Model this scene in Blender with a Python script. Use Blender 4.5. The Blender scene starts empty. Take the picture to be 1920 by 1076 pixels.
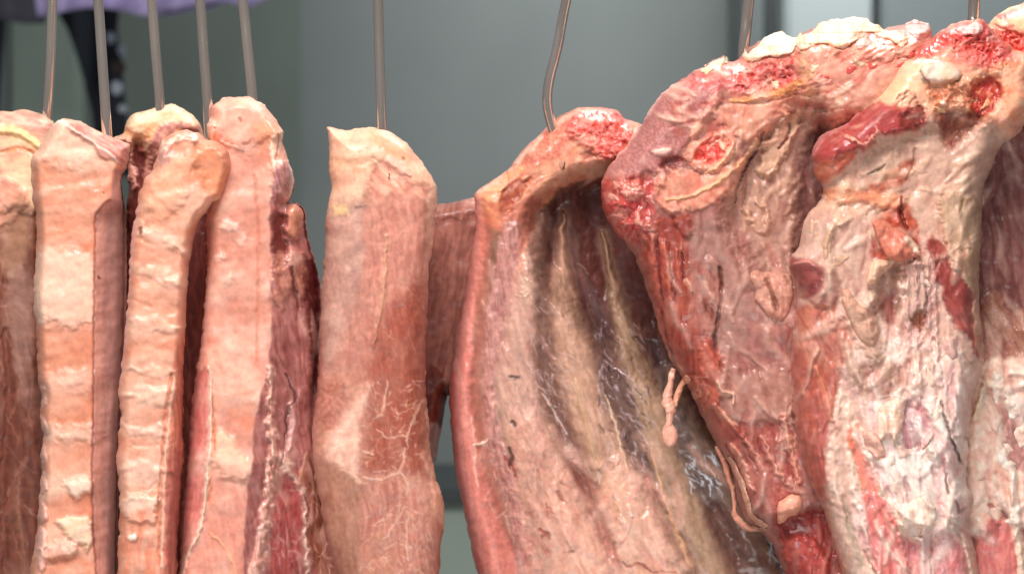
import bpy, math, random
import numpy as np

sc = bpy.context.scene
col = sc.collection
# ------------------------------------------------------------------ camera
S = 0.0003          # metres per photo pixel on the plane of the hanging meat
D = 1.2             # metres from the camera to that plane
ZC = 1.5
cam = bpy.data.cameras.new('camera')
cam.sensor_width = 36.0
cam.lens = 36.0 * D / (1920 * S)
cam.clip_end = 200
cam.dof.use_dof = True
cam.dof.focus_distance = D - 0.02
cam.dof.aperture_fstop = 10.0
co = bpy.data.objects.new('camera', cam)
co.location = (0, -D, ZC)
co.rotation_euler = (math.pi / 2, 0, 0)
col.objects.link(co)
sc.camera = co
# ------------------------------------------------------------------ world, lamps, exposure
w = bpy.data.worlds.new('World')
sc.world = w
w.use_nodes = True
w.node_tree.nodes['Background'].inputs['Color'].default_value = (0.95, 0.97, 1.0, 1)
w.node_tree.nodes['Background'].inputs['Strength'].default_value = 0.15


def lamp(name, loc, target, sx, sy, power, color):
    l = bpy.data.lights.new(name, 'AREA')
    l.shape = 'RECTANGLE'
    l.size, l.size_y, l.energy, l.color = sx, sy, power, color
    o = bpy.data.objects.new(name, l)
    o.location = loc
    dx, dy, dz = (target[i] - loc[i] for i in range(3))
    yaw = math.atan2(-dx, dy)
    pitch = math.atan2(dz, math.hypot(dx, dy))
    o.rotation_euler = (math.pi / 2 + pitch, 0, yaw)
    col.objects.link(o)
    return o


lamp('stall_lamp', (-0.25, -0.85, 2.45), (0.0, 0.0, 1.42), 0.7, 0.45, 25.5, (1.0, 0.95, 0.925))
lamp('shop_lamp', (0.3, 0.55, 2.45), (0.0, 0.0, 1.5), 0.7, 0.4, 11.0, (1.0, 0.96, 0.92))
lamp('front_fill', (0.1, -1.15, 0.75), (0.1, 0.0, 1.4), 0.8, 0.5, 7.0, (1.0, 0.96, 0.95))  # unseen fill added low in front to brighten the lower meat
lamp('wall_fill', (0.5, 2.2, 2.75), (0.45, 3.2, 1.6), 0.5, 0.4, 11.0, (0.95, 1.0, 1.0))  # unseen lamp added only to brighten the wall behind
sc.view_settings.view_transform = 'Standard'
sc.view_settings.look = 'None'
sc.view_settings.exposure = 0.0
sc.view_settings.gamma = 1.0
sc.cycles.filter_width = 1.5


# ------------------------------------------------------------------ helpers
def P(px, py, y=0.0):
    f = (1 + y / D) * S
    return ((px - 960) * f, y, ZC + (538 - py) * f)


def lin(h):
    h = h.lstrip('#')
    v = np.array([int(h[i:i + 2], 16) / 255.0 for i in (0, 2, 4)])
    return np.where(v <= 0.04045, v / 12.92, ((v + 0.055) / 1.055) ** 2.4)


def tag(o, label=None, cat=None, group=None, kind=None):
    for k, v in (('label', label), ('category', cat), ('group', group), ('kind', kind)):
        if v:
            o[k] = v
    return o


def _hash(ix, iy, seed):
    n = (ix.astype(np.int64) * 374761393 + iy.astype(np.int64) * 668265263 + seed * 1442695041) & 0xffffffff
    n = ((n ^ (n >> 13)) * 1274126177) & 0xffffffff
    return ((n ^ (n >> 16)) & 0xffff) / 65535.0


def pn(x, y, seed=0):
    ix = np.floor(x); iy = np.floor(y)
    fx = x - ix; fy = y - iy
    u = fx * fx * fx * (fx * (fx * 6 - 15) + 10)
    v = fy * fy * fy * (fy * (fy * 6 - 15) + 10)

    def g(ox, oy):
        a = _hash(ix + ox, iy + oy, seed) * 6.2831853
        return np.cos(a) * (fx - ox) + np.sin(a) * (fy - oy)
    a = g(0, 0) * (1 - u) + g(1, 0) * u
    b = g(0, 1) * (1 - u) + g(1, 1) * u
    return (a * (1 - v) + b * v) * 1.5


def fbm(x, y, seed=0, octv=4, gain=0.5):
    s = np.zeros_like(x); a = 1.0; t = 0.0
    for k in range(octv):
        s += a * pn(x * 2 ** k + 17.3 * k, y * 2 ** k - 9.1 * k, seed + k)
        t += a; a *= gain
    return s / t * 1.4


def sst(a, b, x):
    t = np.clip((x - a) / (b - a + 1e-9), 0, 1)
    return t * t * (3 - 2 * t)


def spline(pts, closed, step=6.0):
    p = np.array([q[:2] for q in pts], float)
    wd = np.array([(q[2] if len(q) > 2 else 0.0) for q in pts], float)
    q = np.column_stack([p, wd])
    n = len(q)
    out = []
    rng = range(n) if closed else range(n - 1)
    for i in rng:
        if closed:
            a, b, c, d = q[(i - 1) % n], q[i], q[(i + 1) % n], q[(i + 2) % n]
        else:
            a, b, c, d = q[max(i - 1, 0)], q[i], q[i + 1], q[min(i + 2, n - 1)]
        m = max(1, int(np.hypot(*(c[:2] - b[:2])) / step))
        for k in range(m):
            t = k / m
            cr = 0.5 * (2 * b + (c - a) * t + (2 * a - 5 * b + 4 * c - d) * t * t + (3 * b - a - 3 * c + d) * t ** 3)
            ln = b + (c - b) * t
            out.append(0.8 * cr + 0.2 * ln)
    if not closed:
        out.append(q[-1])
    return np.array(out)


def seg_dist(X, Y, q, closed, near=False):
    """distance of each point to the polyline q; width carried by its nearest point; inside flag"""
    n = len(q)
    best = np.full(X.shape, 1e18)
    wd = np.zeros(X.shape)
    ins = np.zeros(X.shape, bool)
    nx_ = np.zeros(X.shape); ny_ = np.zeros(X.shape)
    for i in range(n if closed else n - 1):
        a = q[i]; b = q[(i + 1) % n]
        ex, ey = b[0] - a[0], b[1] - a[1]
        L2 = ex * ex + ey * ey + 1e-9
        t = np.clip(((X - a[0]) * ex + (Y - a[1]) * ey) / L2, 0, 1)
        cx = a[0] + t * ex; cy = a[1] + t * ey
        d = (X - cx) ** 2 + (Y - cy) ** 2
        m = d < best
        best = np.where(m, d, best)
        if near:
            nx_ = np.where(m, cx, nx_); ny_ = np.where(m, cy, ny_)
        if not closed:
            wd = np.where(m, a[2] + t * (b[2] - a[2]), wd)
        else:
            if (a[1] > -1e9):
                cr = ((a[1] > Y) != (b[1] > Y)) & (X < ex * (Y - a[1]) / (ey if abs(ey) > 1e-9 else 1e-9) + a[0])
                ins ^= cr
    d = np.sqrt(best)
    if closed:
        d = np.where(ins, d, -d)
    return (d, wd, nx_, ny_) if near else (d, wd)


# ------------------------------------------------------------------ materials
def nodes(name):
    m = bpy.data.materials.new(name)
    m.use_nodes = True
    return m, m.node_tree.nodes, m.node_tree.links, m.node_tree.nodes['Principled BSDF']


def flesh_material():
    m, N, L, b = nodes('raw_flesh')
    at = N.new('ShaderNodeAttribute'); at.attribute_name = 'tissue'
    wt = N.new('ShaderNodeAttribute'); wt.attribute_name = 'wet'
    tc = N.new('ShaderNodeTexCoord')
    n1 = N.new('ShaderNodeTexNoise'); n1.inputs['Scale'].default_value = 420; n1.inputs['Detail'].default_value = 5
    n2 = N.new('ShaderNodeTexNoise'); n2.inputs['Scale'].default_value = 90; n2.inputs['Detail'].default_value = 4
    L.new(tc.outputs['Object'], n1.inputs['Vector']); L.new(tc.outputs['Object'], n2.inputs['Vector'])
    mr = N.new('ShaderNodeMapRange')
    mr.inputs['From Min'].default_value = 0.3; mr.inputs['From Max'].default_value = 0.7
    mr.inputs['To Min'].default_value = 0.91; mr.inputs['To Max'].default_value = 1.09
    L.new(n1.outputs['Fac'], mr.inputs['Value'])
    mx = N.new('ShaderNodeVectorMath'); mx.operation = 'SCALE'
    L.new(at.outputs['Color'], mx.inputs[0]); L.new(mr.outputs['Result'], mx.inputs['Scale'])
    L.new(mx.outputs['Vector'], b.inputs['Base Color'])
    # wetness breaks up the gloss
    mw = N.new('ShaderNodeMapRange')
    mw.inputs['From Min'].default_value = 0.35; mw.inputs['From Max'].default_value = 0.65
    mw.inputs['To Min'].default_value = 0.0; mw.inputs['To Max'].default_value = 1.0
    L.new(n2.outputs['Fac'], mw.inputs['Value'])
    ml = N.new('ShaderNodeMath'); ml.operation = 'MULTIPLY'
    L.new(mw.outputs['Result'], ml.inputs[0]); L.new(wt.outputs['Fac'], ml.inputs[1])
    rr = N.new('ShaderNodeMapRange')
    rr.inputs['To Min'].default_value = 0.55; rr.inputs['To Max'].default_value = 0.15
    L.new(ml.outputs['Value'], rr.inputs['Value'])
    L.new(rr.outputs['Result'], b.inputs['Roughness'])
    b.inputs['Specular IOR Level'].default_value = 0.38
    b.inputs['Subsurface Weight'].default_value = 0.32
    b.inputs['Subsurface Radius'].default_value = (1.0, 0.35, 0.22)
    b.inputs['Subsurface Scale'].default_value = 0.0022
    b.inputs['Coat Roughness'].default_value = 0.09
    cw = N.new('ShaderNodeMath'); cw.operation = 'MULTIPLY'; cw.inputs[1].default_value = 0.35
    L.new(ml.outputs['Value'], cw.inputs[0]); L.new(cw.outputs['Value'], b.inputs['Coat Weight'])
    n3 = N.new('ShaderNodeTexNoise'); n3.inputs['Scale'].default_value = 230; n3.inputs['Detail'].default_value = 3
    L.new(tc.outputs['Object'], n3.inputs['Vector'])
    bc = N.new('ShaderNodeBump'); bc.inputs['Strength'].default_value = 0.28; bc.inputs['Distance'].default_value = 0.0015
    L.new(n3.outputs['Fac'], bc.inputs['Height']); L.new(bc.outputs['Normal'], b.inputs['Coat Normal'])
    bp = N.new('ShaderNodeBump'); bp.inputs['Strength'].default_value = 0.12; bp.inputs['Distance'].default_value = 0.0006
    L.new(n1.outputs['Fac'], bp.inputs['Height'])
    L.new(bp.outputs['Normal'], b.inputs['Normal'])
    return m


def plain_material(name, hx, rough, metal=0.0, nscale=8.0, var=0.12, stretch=None):
    m, N, L, b = nodes(name)
    tc = N.new('ShaderNodeTexCoord')
    n1 = N.new('ShaderNodeTexNoise'); n1.inputs['Scale'].default_value = nscale; n1.inputs['Detail'].default_value = 6
    if stretch:
        mp = N.new('ShaderNodeMapping'); mp.inputs['Scale'].default_value = stretch
        L.new(tc.outputs['Object'], mp.inputs['Vector']); L.new(mp.outputs['Vector'], n1.inputs['Vector'])
    else:
        L.new(tc.outputs['Object'], n1.inputs['Vector'])
    mr = N.new('ShaderNodeMapRange')
    mr.inputs['From Min'].default_value = 0.3; mr.inputs['From Max'].default_value = 0.7
    mr.inputs['To Min'].default_value = 1 - var; mr.inputs['To Max'].default_value = 1 + var
    L.new(n1.outputs['Fac'], mr.inputs['Value'])
    rgb = N.new('ShaderNodeRGB'); c = lin(hx); rgb.outputs[0].default_value = (*c, 1)
    mx = N.new('ShaderNodeVectorMath'); mx.operation = 'SCALE'
    L.new(rgb.outputs[0], mx.inputs[0]); L.new(mr.outputs['Result'], mx.inputs['Scale'])
    L.new(mx.outputs['Vector'], b.inputs['Base Color'])
    b.inputs['Roughness'].default_value = rough
    b.inputs['Metallic'].default_value = metal
    return m


FLESH = flesh_material()
STEEL = plain_material('hook_steel', '#d4c8be', 0.15, 0.86, 60, 0.2, (1, 1, 0.06))


def make_mesh(name, V, F, mat, smooth=True):
    me = bpy.data.meshes.new(name)
    V = np.asarray(V, np.float32); F = np.asarray(F, np.int32)
    k = F.shape[1]
    me.vertices.add(len(V)); me.vertices.foreach_set('co', V.ravel())
    me.loops.add(F.size); me.loops.foreach_set('vertex_index', F.ravel())
    me.polygons.add(len(F))
    me.polygons.foreach_set('loop_start', np.arange(0, F.size, k, dtype=np.int32))
    me.update(calc_edges=True)
    if smooth:
        me.polygons.foreach_set('use_smooth', np.ones(len(F), bool))
    me.materials.append(mat)
    return me


def link(name, me, parent=None):
    o = bpy.data.objects.new(name, me)
    col.objects.link(o)
    if parent is not None:
        o.parent = parent
        o.matrix_parent_inverse.identity()
        o.location = tuple(-c for c in parent.location)
    return o


# ------------------------------------------------------------------ the flesh modeller
ALL_PARTS = []


class Flesh:
    """A cut of meat modelled as a closed body: outline, thickness, then cuts, folds, fat and muscle on it."""

    def __init__(s, outline, y=0.0, T=60, R=40, base='#e0a088', Tb=60, rag=3, rs=22, step=2.2, seed=1,
                 on=None, lift=0.0, main='lean_meat', wet=0.5, rough=1.0, p=2.0, hang=None, depthpx=10):
        s.seed = seed; s.y = y; s.main = main; s.parts = [main]
        q = spline(outline, True, 7.0)
        x0, y0 = q[:, 0].min() - 12, q[:, 1].min() - 12
        x1, y1 = q[:, 0].max() + 12, q[:, 1].max() + 12
        nx = int((x1 - x0) / step) + 1; ny = int((y1 - y0) / step) + 1
        X, Y = np.meshgrid(x0 + np.arange(nx) * step, y0 + np.arange(ny) * step)
        s.shape = X.shape; s.x0, s.y0, s.step = x0, y0, step
        X = X.ravel().copy(); Y = Y.ravel().copy()
        rag *= 0.8; rs *= 1.7
        wx = rag * fbm(X / rs, Y / rs, seed + 50, 2); wy = rag * fbm(X / rs, Y / rs, seed + 70, 2)
        d, _, cx, cy = seg_dist(X + wx, Y + wy, q, True, near=True)
        out = d < 0
        X = np.where(out, cx - wx, X); Y = np.where(out, cy - wy, Y)
        d = np.maximum(d, 0)
        s.X, s.Y, s.d, s.out = X, Y, d, out
        R = max(R, 18)
        d0, _ = seg_dist(X, Y, q, True)
        de = np.where(out, 0, np.maximum(0.3 * d + 0.7 * d0, 0))
        t = 1 - np.clip(de / R, 0, 1)
        prof = np.maximum(1 - t ** p, 0) ** (1 / p)
        s.prof = prof
        s.edge = 0.0
        if on is not None:
            base_h = on.sample(X, Y)
            s.y = on.y
            l = lift
            if hang is not None:     # (x0,y0,x1,y1): grows free from the first point to the second
                hx, hy = hang[2] - hang[0], hang[3] - hang[1]
                tt = np.clip(((X - hang[0]) * hx + (Y - hang[1]) * hy) / (hx * hx + hy * hy), 0, 1)
                l = lift * tt ** 1.3
            s.H = base_h + l + T * prof - 3
            s.HB = base_h + l - Tb * prof - 3
            s.flap = True
        else:
            s.H = T * prof
            s.HB = -Tb * prof
            s.flap = False
        s.C = np.tile(lin(base), (len(X), 1))
        s.W = np.full(len(X), wet)
        s.RG = np.full(len(X), rough)
        s.part = np.zeros(len(X), int)

    def sample(s, X, Y):
        G = s.H.reshape(s.shape)
        i = np.clip(np.round((Y - s.y0) / s.step).astype(int), 0, s.shape[0] - 1)
        j = np.clip(np.round((X - s.x0) / s.step).astype(int), 0, s.shape[1] - 1)
        return G[i, j]

    def _sel(s, q, m):
        return np.where((s.X > q[:, 0].min() - m) & (s.X < q[:, 0].max() + m) & (s.Y > q[:, 1].min() - m) & (s.Y < q[:, 1].max() + m))[0]

    def tex(s, i, c, c2, tex):
        a = lin(c)
        if c2 is None:
            return np.tile(a, (len(i), 1)), 0
        b = lin(c2)
        x, y = s.X[i], s.Y[i]
        k = tex[0] if tex else 'b'
        if k == 'f':       # fibres: angle, length, width
            an = math.radians(tex[1]); u = x * math.cos(an) + y * math.sin(an); v = -x * math.sin(an) + y * math.cos(an)
            v = v + 6 * pn(u / 60, v / 40, s.seed + 5)
            n = fbm(u / tex[2], v / tex[3], s.seed + 11, 3)
        elif k == 's':     # speckle
            n = fbm(x / tex[1], y / tex[1], s.seed + 13, 3, 0.7) * 1.3
        elif k == 'h':     # across
            n = fbm(x / tex[1], y / tex[2], s.seed + 19, 3)
        else:
            r = tex[1] if tex else 28
            n = fbm(x / r, y / r, s.seed + 23, 4)
        f = sst(-0.45, 0.45, n)[:, None]
        return a * (1 - f) + b * f, n

    def patch(s, poly, c=None, soft=5, dh=0.0, hs=None, c2=None, tex=None, a=1.0, warp=10, ws=26, part=None, wet=None, rough=None, nh=0.0, dome=None):
        q = spline(poly, True, 8.0)
        hs = hs or max(soft, 6)
        soft *= 1.0
        i = s._sel(q, warp + max(soft, hs) + 4)
        if not len(i):
            return s
        x, y = s.X[i], s.Y[i]
        sd_ = len(poly) * 3 + int(abs(poly[0][0]))
        wx = warp * fbm(x / ws, y / ws, sd_, 4, 0.6); wy = warp * fbm(x / ws, y / ws, sd_ + 9, 4, 0.6)
        d, _ = seg_dist(x + wx, y + wy, q, True)
        m = sst(-soft, soft, d) * a
        n = 0
        if c is not None:
            cc, n = s.tex(i, c, c2, tex)
            s.C[i] = s.C[i] * (1 - m[:, None]) + cc * m[:, None]
        if dome is not None:
            t = 1 - np.clip(d / dome, 0, 1)
            s.H[i] += dh * np.sqrt(np.maximum(1 - t * t, 0))
        elif dh:
            s.H[i] += dh * sst(-hs, hs, d)
        if nh:
            s.H[i] += 0.7 * nh * n * m
        if wet is not None:
            s.W[i] = s.W[i] * (1 - m) + wet * m
        if rough is not None:
            s.RG[i] = s.RG[i] * (1 - m) + rough * m
        if part:
            if part not in s.parts:
                s.parts.append(part)
            s.part[i[d > 0]] = s.parts.index(part)
        return s

    def stroke(s, pts, c=None, dh=0.0, soft=2.5, a=1.0, warp=3, ws=16, c2=None, tex=None, part=None, wet=None, w=None, hk=1.0):
        if w is not None:
            pts = [(p[0], p[1], w) for p in pts]
        if dh < 0:  # grooves: the darkest colours paint in crease shade on top of depth
            dh *= 0.6; a *= 0.7
        elif max((p[2] if len(p) > 2 else w or 0) for p in pts) < 4.5:
            dh *= 0.5; a *= 0.85
        soft *= 0.95
        q = spline(pts, False, 7.0)
        mw = q[:, 2].max()
        i = s._sel(q, mw * max(1, hk) + soft + warp + 4)
        if not len(i):
            return s
        x, y = s.X[i], s.Y[i]
        sd_ = int(abs(pts[0][0]) + abs(pts[-1][1]))
        if warp:
            x = x + warp * fbm(x / ws, y / ws, sd_, 2); y = y + warp * fbm(y / ws, x / ws, sd_ + 3, 2)
        d, wd = seg_dist(x, y, q, False)
        m = sst(-soft, soft, wd - d) * a
        if c is not None:
            cc, _ = s.tex(i, c, c2, tex)
            s.C[i] = s.C[i] * (1 - m[:, None]) + cc * m[:, None]
        if dh:
            t = np.clip(d / (wd * hk + 1e-6), 0, 1.5)
            s.H[i] += dh * np.where(t < 1, (1 - t * t) ** 2, 0) if abs(dh) < 1e9 else 0
        if wet is not None:
            s.W[i] = s.W[i] * (1 - m) + wet * m
        if part:
            if part not in s.parts:
                s.parts.append(part)
            s.part[i[wd > d]] = s.parts.index(part)
        return s

    def fold(s, pts, slope, side=1, soft=6, warp=3):
        """beyond an edge running down the cut, the surface turns away from the viewer"""
        p = np.array(sorted([(b, a) for a, b in pts]), float)
        xe = np.interp(s.Y, p[:, 0], p[:, 1]) + 0.5 * warp * pn(s.Y / 90, s.Y * 0, s.seed + 3)
        t = (s.X - xe) * side
        s.H -= slope * soft * np.logaddexp(0, np.clip(t / soft, -30, 30))
        return s

    def sidepatch(s, pts, c, side=1, soft=3, c2=None, tex=None, part=None, warp=2, a=1.0, y0=-1e9, y1=1e9, wet=None):
        p = np.array(sorted([(b, q) for q, b in pts]), float)
        xe = np.interp(s.Y, p[:, 0], p[:, 1]) + warp * pn(s.Y / 25, s.Y * 0, s.seed + 3)
        d = np.minimum((s.X - xe) * side, np.minimum(s.Y - y0, y1 - s.Y))
        m = (sst(-soft, soft, d) * a)[:, None]
        cc, _ = s.tex(np.arange(len(s.X)), c, c2, tex)
        s.C = s.C * (1 - m) + cc * m
        if wet is not None:
            s.W = s.W * (1 - m[:, 0]) + wet * m[:, 0]
        if part:
            if part not in s.parts:
                s.parts.append(part)
            s.part[d > 0] = s.parts.index(part)
        return s

    def veins(s, box, n, c, ang, spread=25, L=(20, 60), w=(1.0, 2.4), dh=1.5, seed=0, a=0.85, soft=1.6, c2=None):  # short strokes for veins and fibres, also for painted glints
        r = random.Random(seed)
        for _ in range(n):
            x = r.uniform(box[0], box[2]); y = r.uniform(box[1], box[3])
            an = math.radians(ang + r.gauss(0, spread)); l = r.uniform(*L); ww = r.uniform(*w)
            pts = []
            for k in range(4):
                pts.append((x, y, ww * (1 - 0.25 * abs(k - 1.2))))
                an += r.gauss(0, 0.25)
                x += math.cos(an) * l / 3; y += math.sin(an) * l / 3
            s.stroke(pts, c, dh=dh if soft < 3 else dh * 0.7, soft=soft * (1.0 if soft < 3 else 1.4), a=a * r.uniform(0.6, 1), warp=3, ws=16 if soft < 3 else 36, hk=1.0 if soft < 3 else 1.8)
        return s

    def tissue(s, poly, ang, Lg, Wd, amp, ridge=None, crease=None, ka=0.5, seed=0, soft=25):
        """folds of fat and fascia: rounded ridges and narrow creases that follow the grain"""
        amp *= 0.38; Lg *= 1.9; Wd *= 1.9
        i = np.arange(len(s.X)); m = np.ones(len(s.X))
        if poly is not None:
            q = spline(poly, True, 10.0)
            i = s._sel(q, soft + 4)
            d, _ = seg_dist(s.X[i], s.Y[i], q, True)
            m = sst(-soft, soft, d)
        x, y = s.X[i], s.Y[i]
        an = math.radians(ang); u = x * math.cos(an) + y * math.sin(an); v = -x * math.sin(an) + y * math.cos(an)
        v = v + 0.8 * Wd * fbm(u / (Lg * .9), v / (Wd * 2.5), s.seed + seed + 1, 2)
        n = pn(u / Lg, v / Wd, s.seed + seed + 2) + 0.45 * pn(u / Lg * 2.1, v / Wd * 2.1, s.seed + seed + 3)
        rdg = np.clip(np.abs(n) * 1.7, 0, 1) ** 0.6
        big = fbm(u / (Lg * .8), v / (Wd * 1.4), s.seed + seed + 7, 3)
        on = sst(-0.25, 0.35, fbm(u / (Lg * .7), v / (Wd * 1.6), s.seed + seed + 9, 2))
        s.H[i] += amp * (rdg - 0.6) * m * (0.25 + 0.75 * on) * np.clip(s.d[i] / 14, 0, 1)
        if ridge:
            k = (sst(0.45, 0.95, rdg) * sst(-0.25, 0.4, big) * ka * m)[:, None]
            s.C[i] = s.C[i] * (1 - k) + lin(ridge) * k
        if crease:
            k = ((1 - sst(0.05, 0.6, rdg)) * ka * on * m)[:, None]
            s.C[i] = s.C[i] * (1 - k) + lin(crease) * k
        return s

    def wrinkles(s, amp=5, lx=110, ly=34, seed=0, c=None, ca=0.5):
        n = fbm(s.X / lx, s.Y / ly + 0.004 * s.X, s.seed + 40 + seed, 3)
        k = np.clip(s.d / 14, 0, 1)
        s.H += amp * n * k
        if c:
            m = (sst(-0.35, 0.75, n) * ca)[:, None]
            s.C = s.C * (1 - m) + lin(c) * m
        return s

    def finish(s, root, grain=1.0, amp=2.2, micro=0.8):
        micro *= 0.3; amp *= 0.7
        k = np.clip(s.d / 10, 0, 1) * s.RG
        s.H = s.H + k * (amp * fbm(s.X / 34, s.Y / 34, s.seed + 90, 2) + micro * fbm(s.X / 6, s.Y / 6, s.seed + 95, 3))
        # small tone variation of the tissue itself
        v = 1 + 0.10 * fbm(s.X / 45, s.Y / 45, s.seed + 99, 4) + 0.12 * grain * fbm(s.X / 8, s.Y / 10, s.seed + 98, 2)
        lum = s.C @ np.array([0.3, 0.59, 0.11])
        s.C = lum[:, None] + (s.C - lum[:, None]) * 1.0
        s.C = np.clip(s.C, 0.003, 1) ** 1.14 * 1.03
        s.C = np.clip(s.C * v[:, None], 0.005, 0.95)
        ny, nx = s.shape
        idx = np.arange(nx * ny).reshape(ny, nx)
        a, b, c, d = idx[:-1, :-1].ravel(), idx[:-1, 1:].ravel(), idx[1:, 1:].ravel(), idx[1:, :-1].ravel()
        ins = ~s.out
        keep = ins[a] | ins[b] | ins[c] | ins[d]
        Fq = np.column_stack([a, d, c, b])[keep]
        part_f = s.part[Fq].max(axis=1) if False else s.part[Fq[:, 0]]
        used = np.unique(Fq)
        # front
        yy = s.y - s.H * S
        f = (1 + yy / D) * S
        Vf = np.column_stack([(s.X - 960) * f, yy, ZC + (538 - s.Y) * f])
        yb = s.y - s.HB * S
        if s.flap:
            fb = (1 + yb / D) * S
        else:
            fb = (1 + s.y / D) * S * np.ones_like(yb)
        # the rim is shared: the back meets the front there
        rim = s.out
        fb = np.where(rim, f, fb); yb = np.where(rim, yy, yb)
        Vb = np.column_stack([(s.X - 960) * fb, yb, ZC + (538 - s.Y) * fb])
        n = len(Vf)
        V = np.vstack([Vf, Vb])
        Fb = Fq[:, ::-1] + n
        # weld rim
        mp = np.arange(2 * n); mp[n:][rim] = np.arange(n)[rim]
        Fb = mp[Fb]
        F = np.vstack([Fq, Fb])
        pf = np.concatenate([part_f, np.zeros(len(Fb), int)])
        # normals of the whole body, so that parts meet without a seam
        e1 = V[F[:, 2]] - V[F[:, 0]]; e2 = V[F[:, 3]] - V[F[:, 1]]
        fn = np.cross(e1, e2)
        VN = np.zeros_like(V)
        for k2 in range(4):
            np.add.at(VN, F[:, k2], fn)
        VN /= (np.linalg.norm(VN, axis=1, keepdims=True) + 1e-20)
        Cc = np.vstack([s.C, s.C]); Ww = np.concatenate([s.W, s.W])
        objs = []
        for pi, pname in enumerate(s.parts):
            fs = F[pf == pi]
            if not len(fs):
                continue
            us, inv = np.unique(fs, return_inverse=True)
            fl = inv.reshape(fs.shape)
            nm = pname.split('#')[0]
            me = make_mesh(nm, V[us], fl, FLESH)
            ca = me.attributes.new('tissue', 'FLOAT_COLOR', 'POINT')
            ca.data.foreach_set('color', np.column_stack([Cc[us], np.ones(len(us))]).astype(np.float32).ravel())
            wa = me.attributes.new('wet', 'FLOAT', 'POINT')
            wa.data.foreach_set('value', Ww[us].astype(np.float32))
            me.normals_split_custom_set_from_vertices(VN[us].astype(np.float32).tolist())
            objs.append(link(nm, me, root))
        return objs


def cut(name, px, py, y, label, cat, group=None):
    o = bpy.data.objects.new(name, None)
    o.location = P(px, py, y)
    o.empty_display_size = 0.02
    col.objects.link(o)
    return tag(o, label, cat, group)


def flap(parent, root, outline, base, T=8, R=10, lift=0, name='fat_flap', hang=None, c2=None, tex=None, seed=3, Tb=4, rag=3, wet=0.5, feats=None, step=2.0, amp=1.5):
    f = Flesh(outline, T=T, R=R, base=base, Tb=Tb, rag=rag, rs=14, step=step, seed=seed, on=parent, lift=lift, main=name, wet=wet, hang=hang)
    if c2:
        f.patch([(p[0], p[1]) for p in outline], base, soft=40, c2=c2, tex=tex or ('b', 18), warp=0)
    if feats:
        feats(f)
    f.finish(root, amp=amp, micro=0.6)
    return f


def crumbs(parent, root, poly, n, ang, cols, size=(7, 16), seed=1, name='fat_lump', asp=(1.2, 2.4), T=(3, 7), lift=1):
    """loose irregular lumps and shreds clinging to the cut"""
    rnd = random.Random(seed)
    q = spline(poly, True, 10.0)
    x0, y0, x1, y1 = q[:, 0].min(), q[:, 1].min(), q[:, 0].max(), q[:, 1].max()
    k = 0
    while k < n:
        cx, cy = rnd.uniform(x0, x1), rnd.uniform(y0, y1)
        d, _ = seg_dist(np.array([cx]), np.array([cy]), q, True)
        if d[0] < 0:
            continue
        k += 1
        b = rnd.uniform(*size); a = b * rnd.uniform(*asp)
        an = math.radians(ang + rnd.gauss(0, 22))
        m = 20; pts = []
        ph = [rnd.uniform(0, 6.28) for _ in range(3)]
        for j in range(m):
            t = 2 * math.pi * j / m
            rr = 0.9 + 0.22 * math.sin(2 * t + ph[0]) + 0.18 * math.sin(3 * t + ph[1]) + 0.1 * math.sin(5 * t + ph[2])
            u, v = a * rr * math.cos(t), b * rr * math.sin(t)
            pts.append((cx + u * math.cos(an) - v * math.sin(an), cy + u * math.sin(an) + v * math.cos(an)))
        c = rnd.choice(cols)
        flap(parent, root, pts, c[0], T=rnd.uniform(*T), R=b * .9, lift=lift, name=name, c2=c[1], seed=seed * 50 + k, rag=4, wet=.7, amp=3)


# ------------------------------------------------------------------ the stall behind, out of focus
def box_mesh(name, p0, p1, mat, parent=None, bevel=0.004):
    x0, y0, z0 = (min(p0[i], p1[i]) for i in range(3)); x1, y1, z1 = (max(p0[i], p1[i]) for i in range(3))
    import bmesh
    bm = bmesh.new()
    bmesh.ops.create_cube(bm, size=1)
    for v in bm.verts:
        v.co = (x0 + (v.co.x + .5) * (x1 - x0), y0 + (v.co.y + .5) * (y1 - y0), z0 + (v.co.z + .5) * (z1 - z0))
    if bevel:
        bmesh.ops.bevel(bm, geom=bm.edges[:], offset=bevel, segments=2, affect='EDGES')
    me = bpy.data.meshes.new(name); bm.to_mesh(me); bm.free()
    me.materials.append(mat)
    return link(name, me, parent)


def bx(name, px0, py0, px1, py1, y, th, mat, parent=None, bevel=0.004):
    a = P(px0, py0, y); b = P(px1, py1, y)
    return box_mesh(name, (a[0], y, a[2]), (b[0], y + th, b[2]), mat, parent, bevel)


WALLM = plain_material('wall_paint', '#9aa19f', 0.6, 0, 2.2, 0.10)
DARKP = plain_material('green_panel', '#8a948c', 0.55, 0, 3, 0.10)
PALEP = plain_material('pale_panel', '#c0c9ca', 0.5, 0, 3, 0.06)
GREYP = plain_material('grey_panel', '#8c9494', 0.5, 0, 3, 0.08)
POSTM = plain_material('dark_post', '#4a4f50', 0.5, 0.2, 6, 0.1)
NAVY = plain_material('navy_cloth', '#1c222d', 0.8, 0, 30, 0.2)
LILAC = plain_material('lilac_cloth', '#cfc0f4', 0.7, 0, 9, 0.12)
MINT = plain_material('pale_green_board', '#b4c4b6', 0.6, 0, 4, 0.1)
SPOT = plain_material('strap_spots', '#aeb9c4', 0.5, 0, 10, 0.1)
BROWN = plain_material('brown_spot', '#3a2a26', 0.7, 0, 10, 0.1)

YW = 3.2
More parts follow.
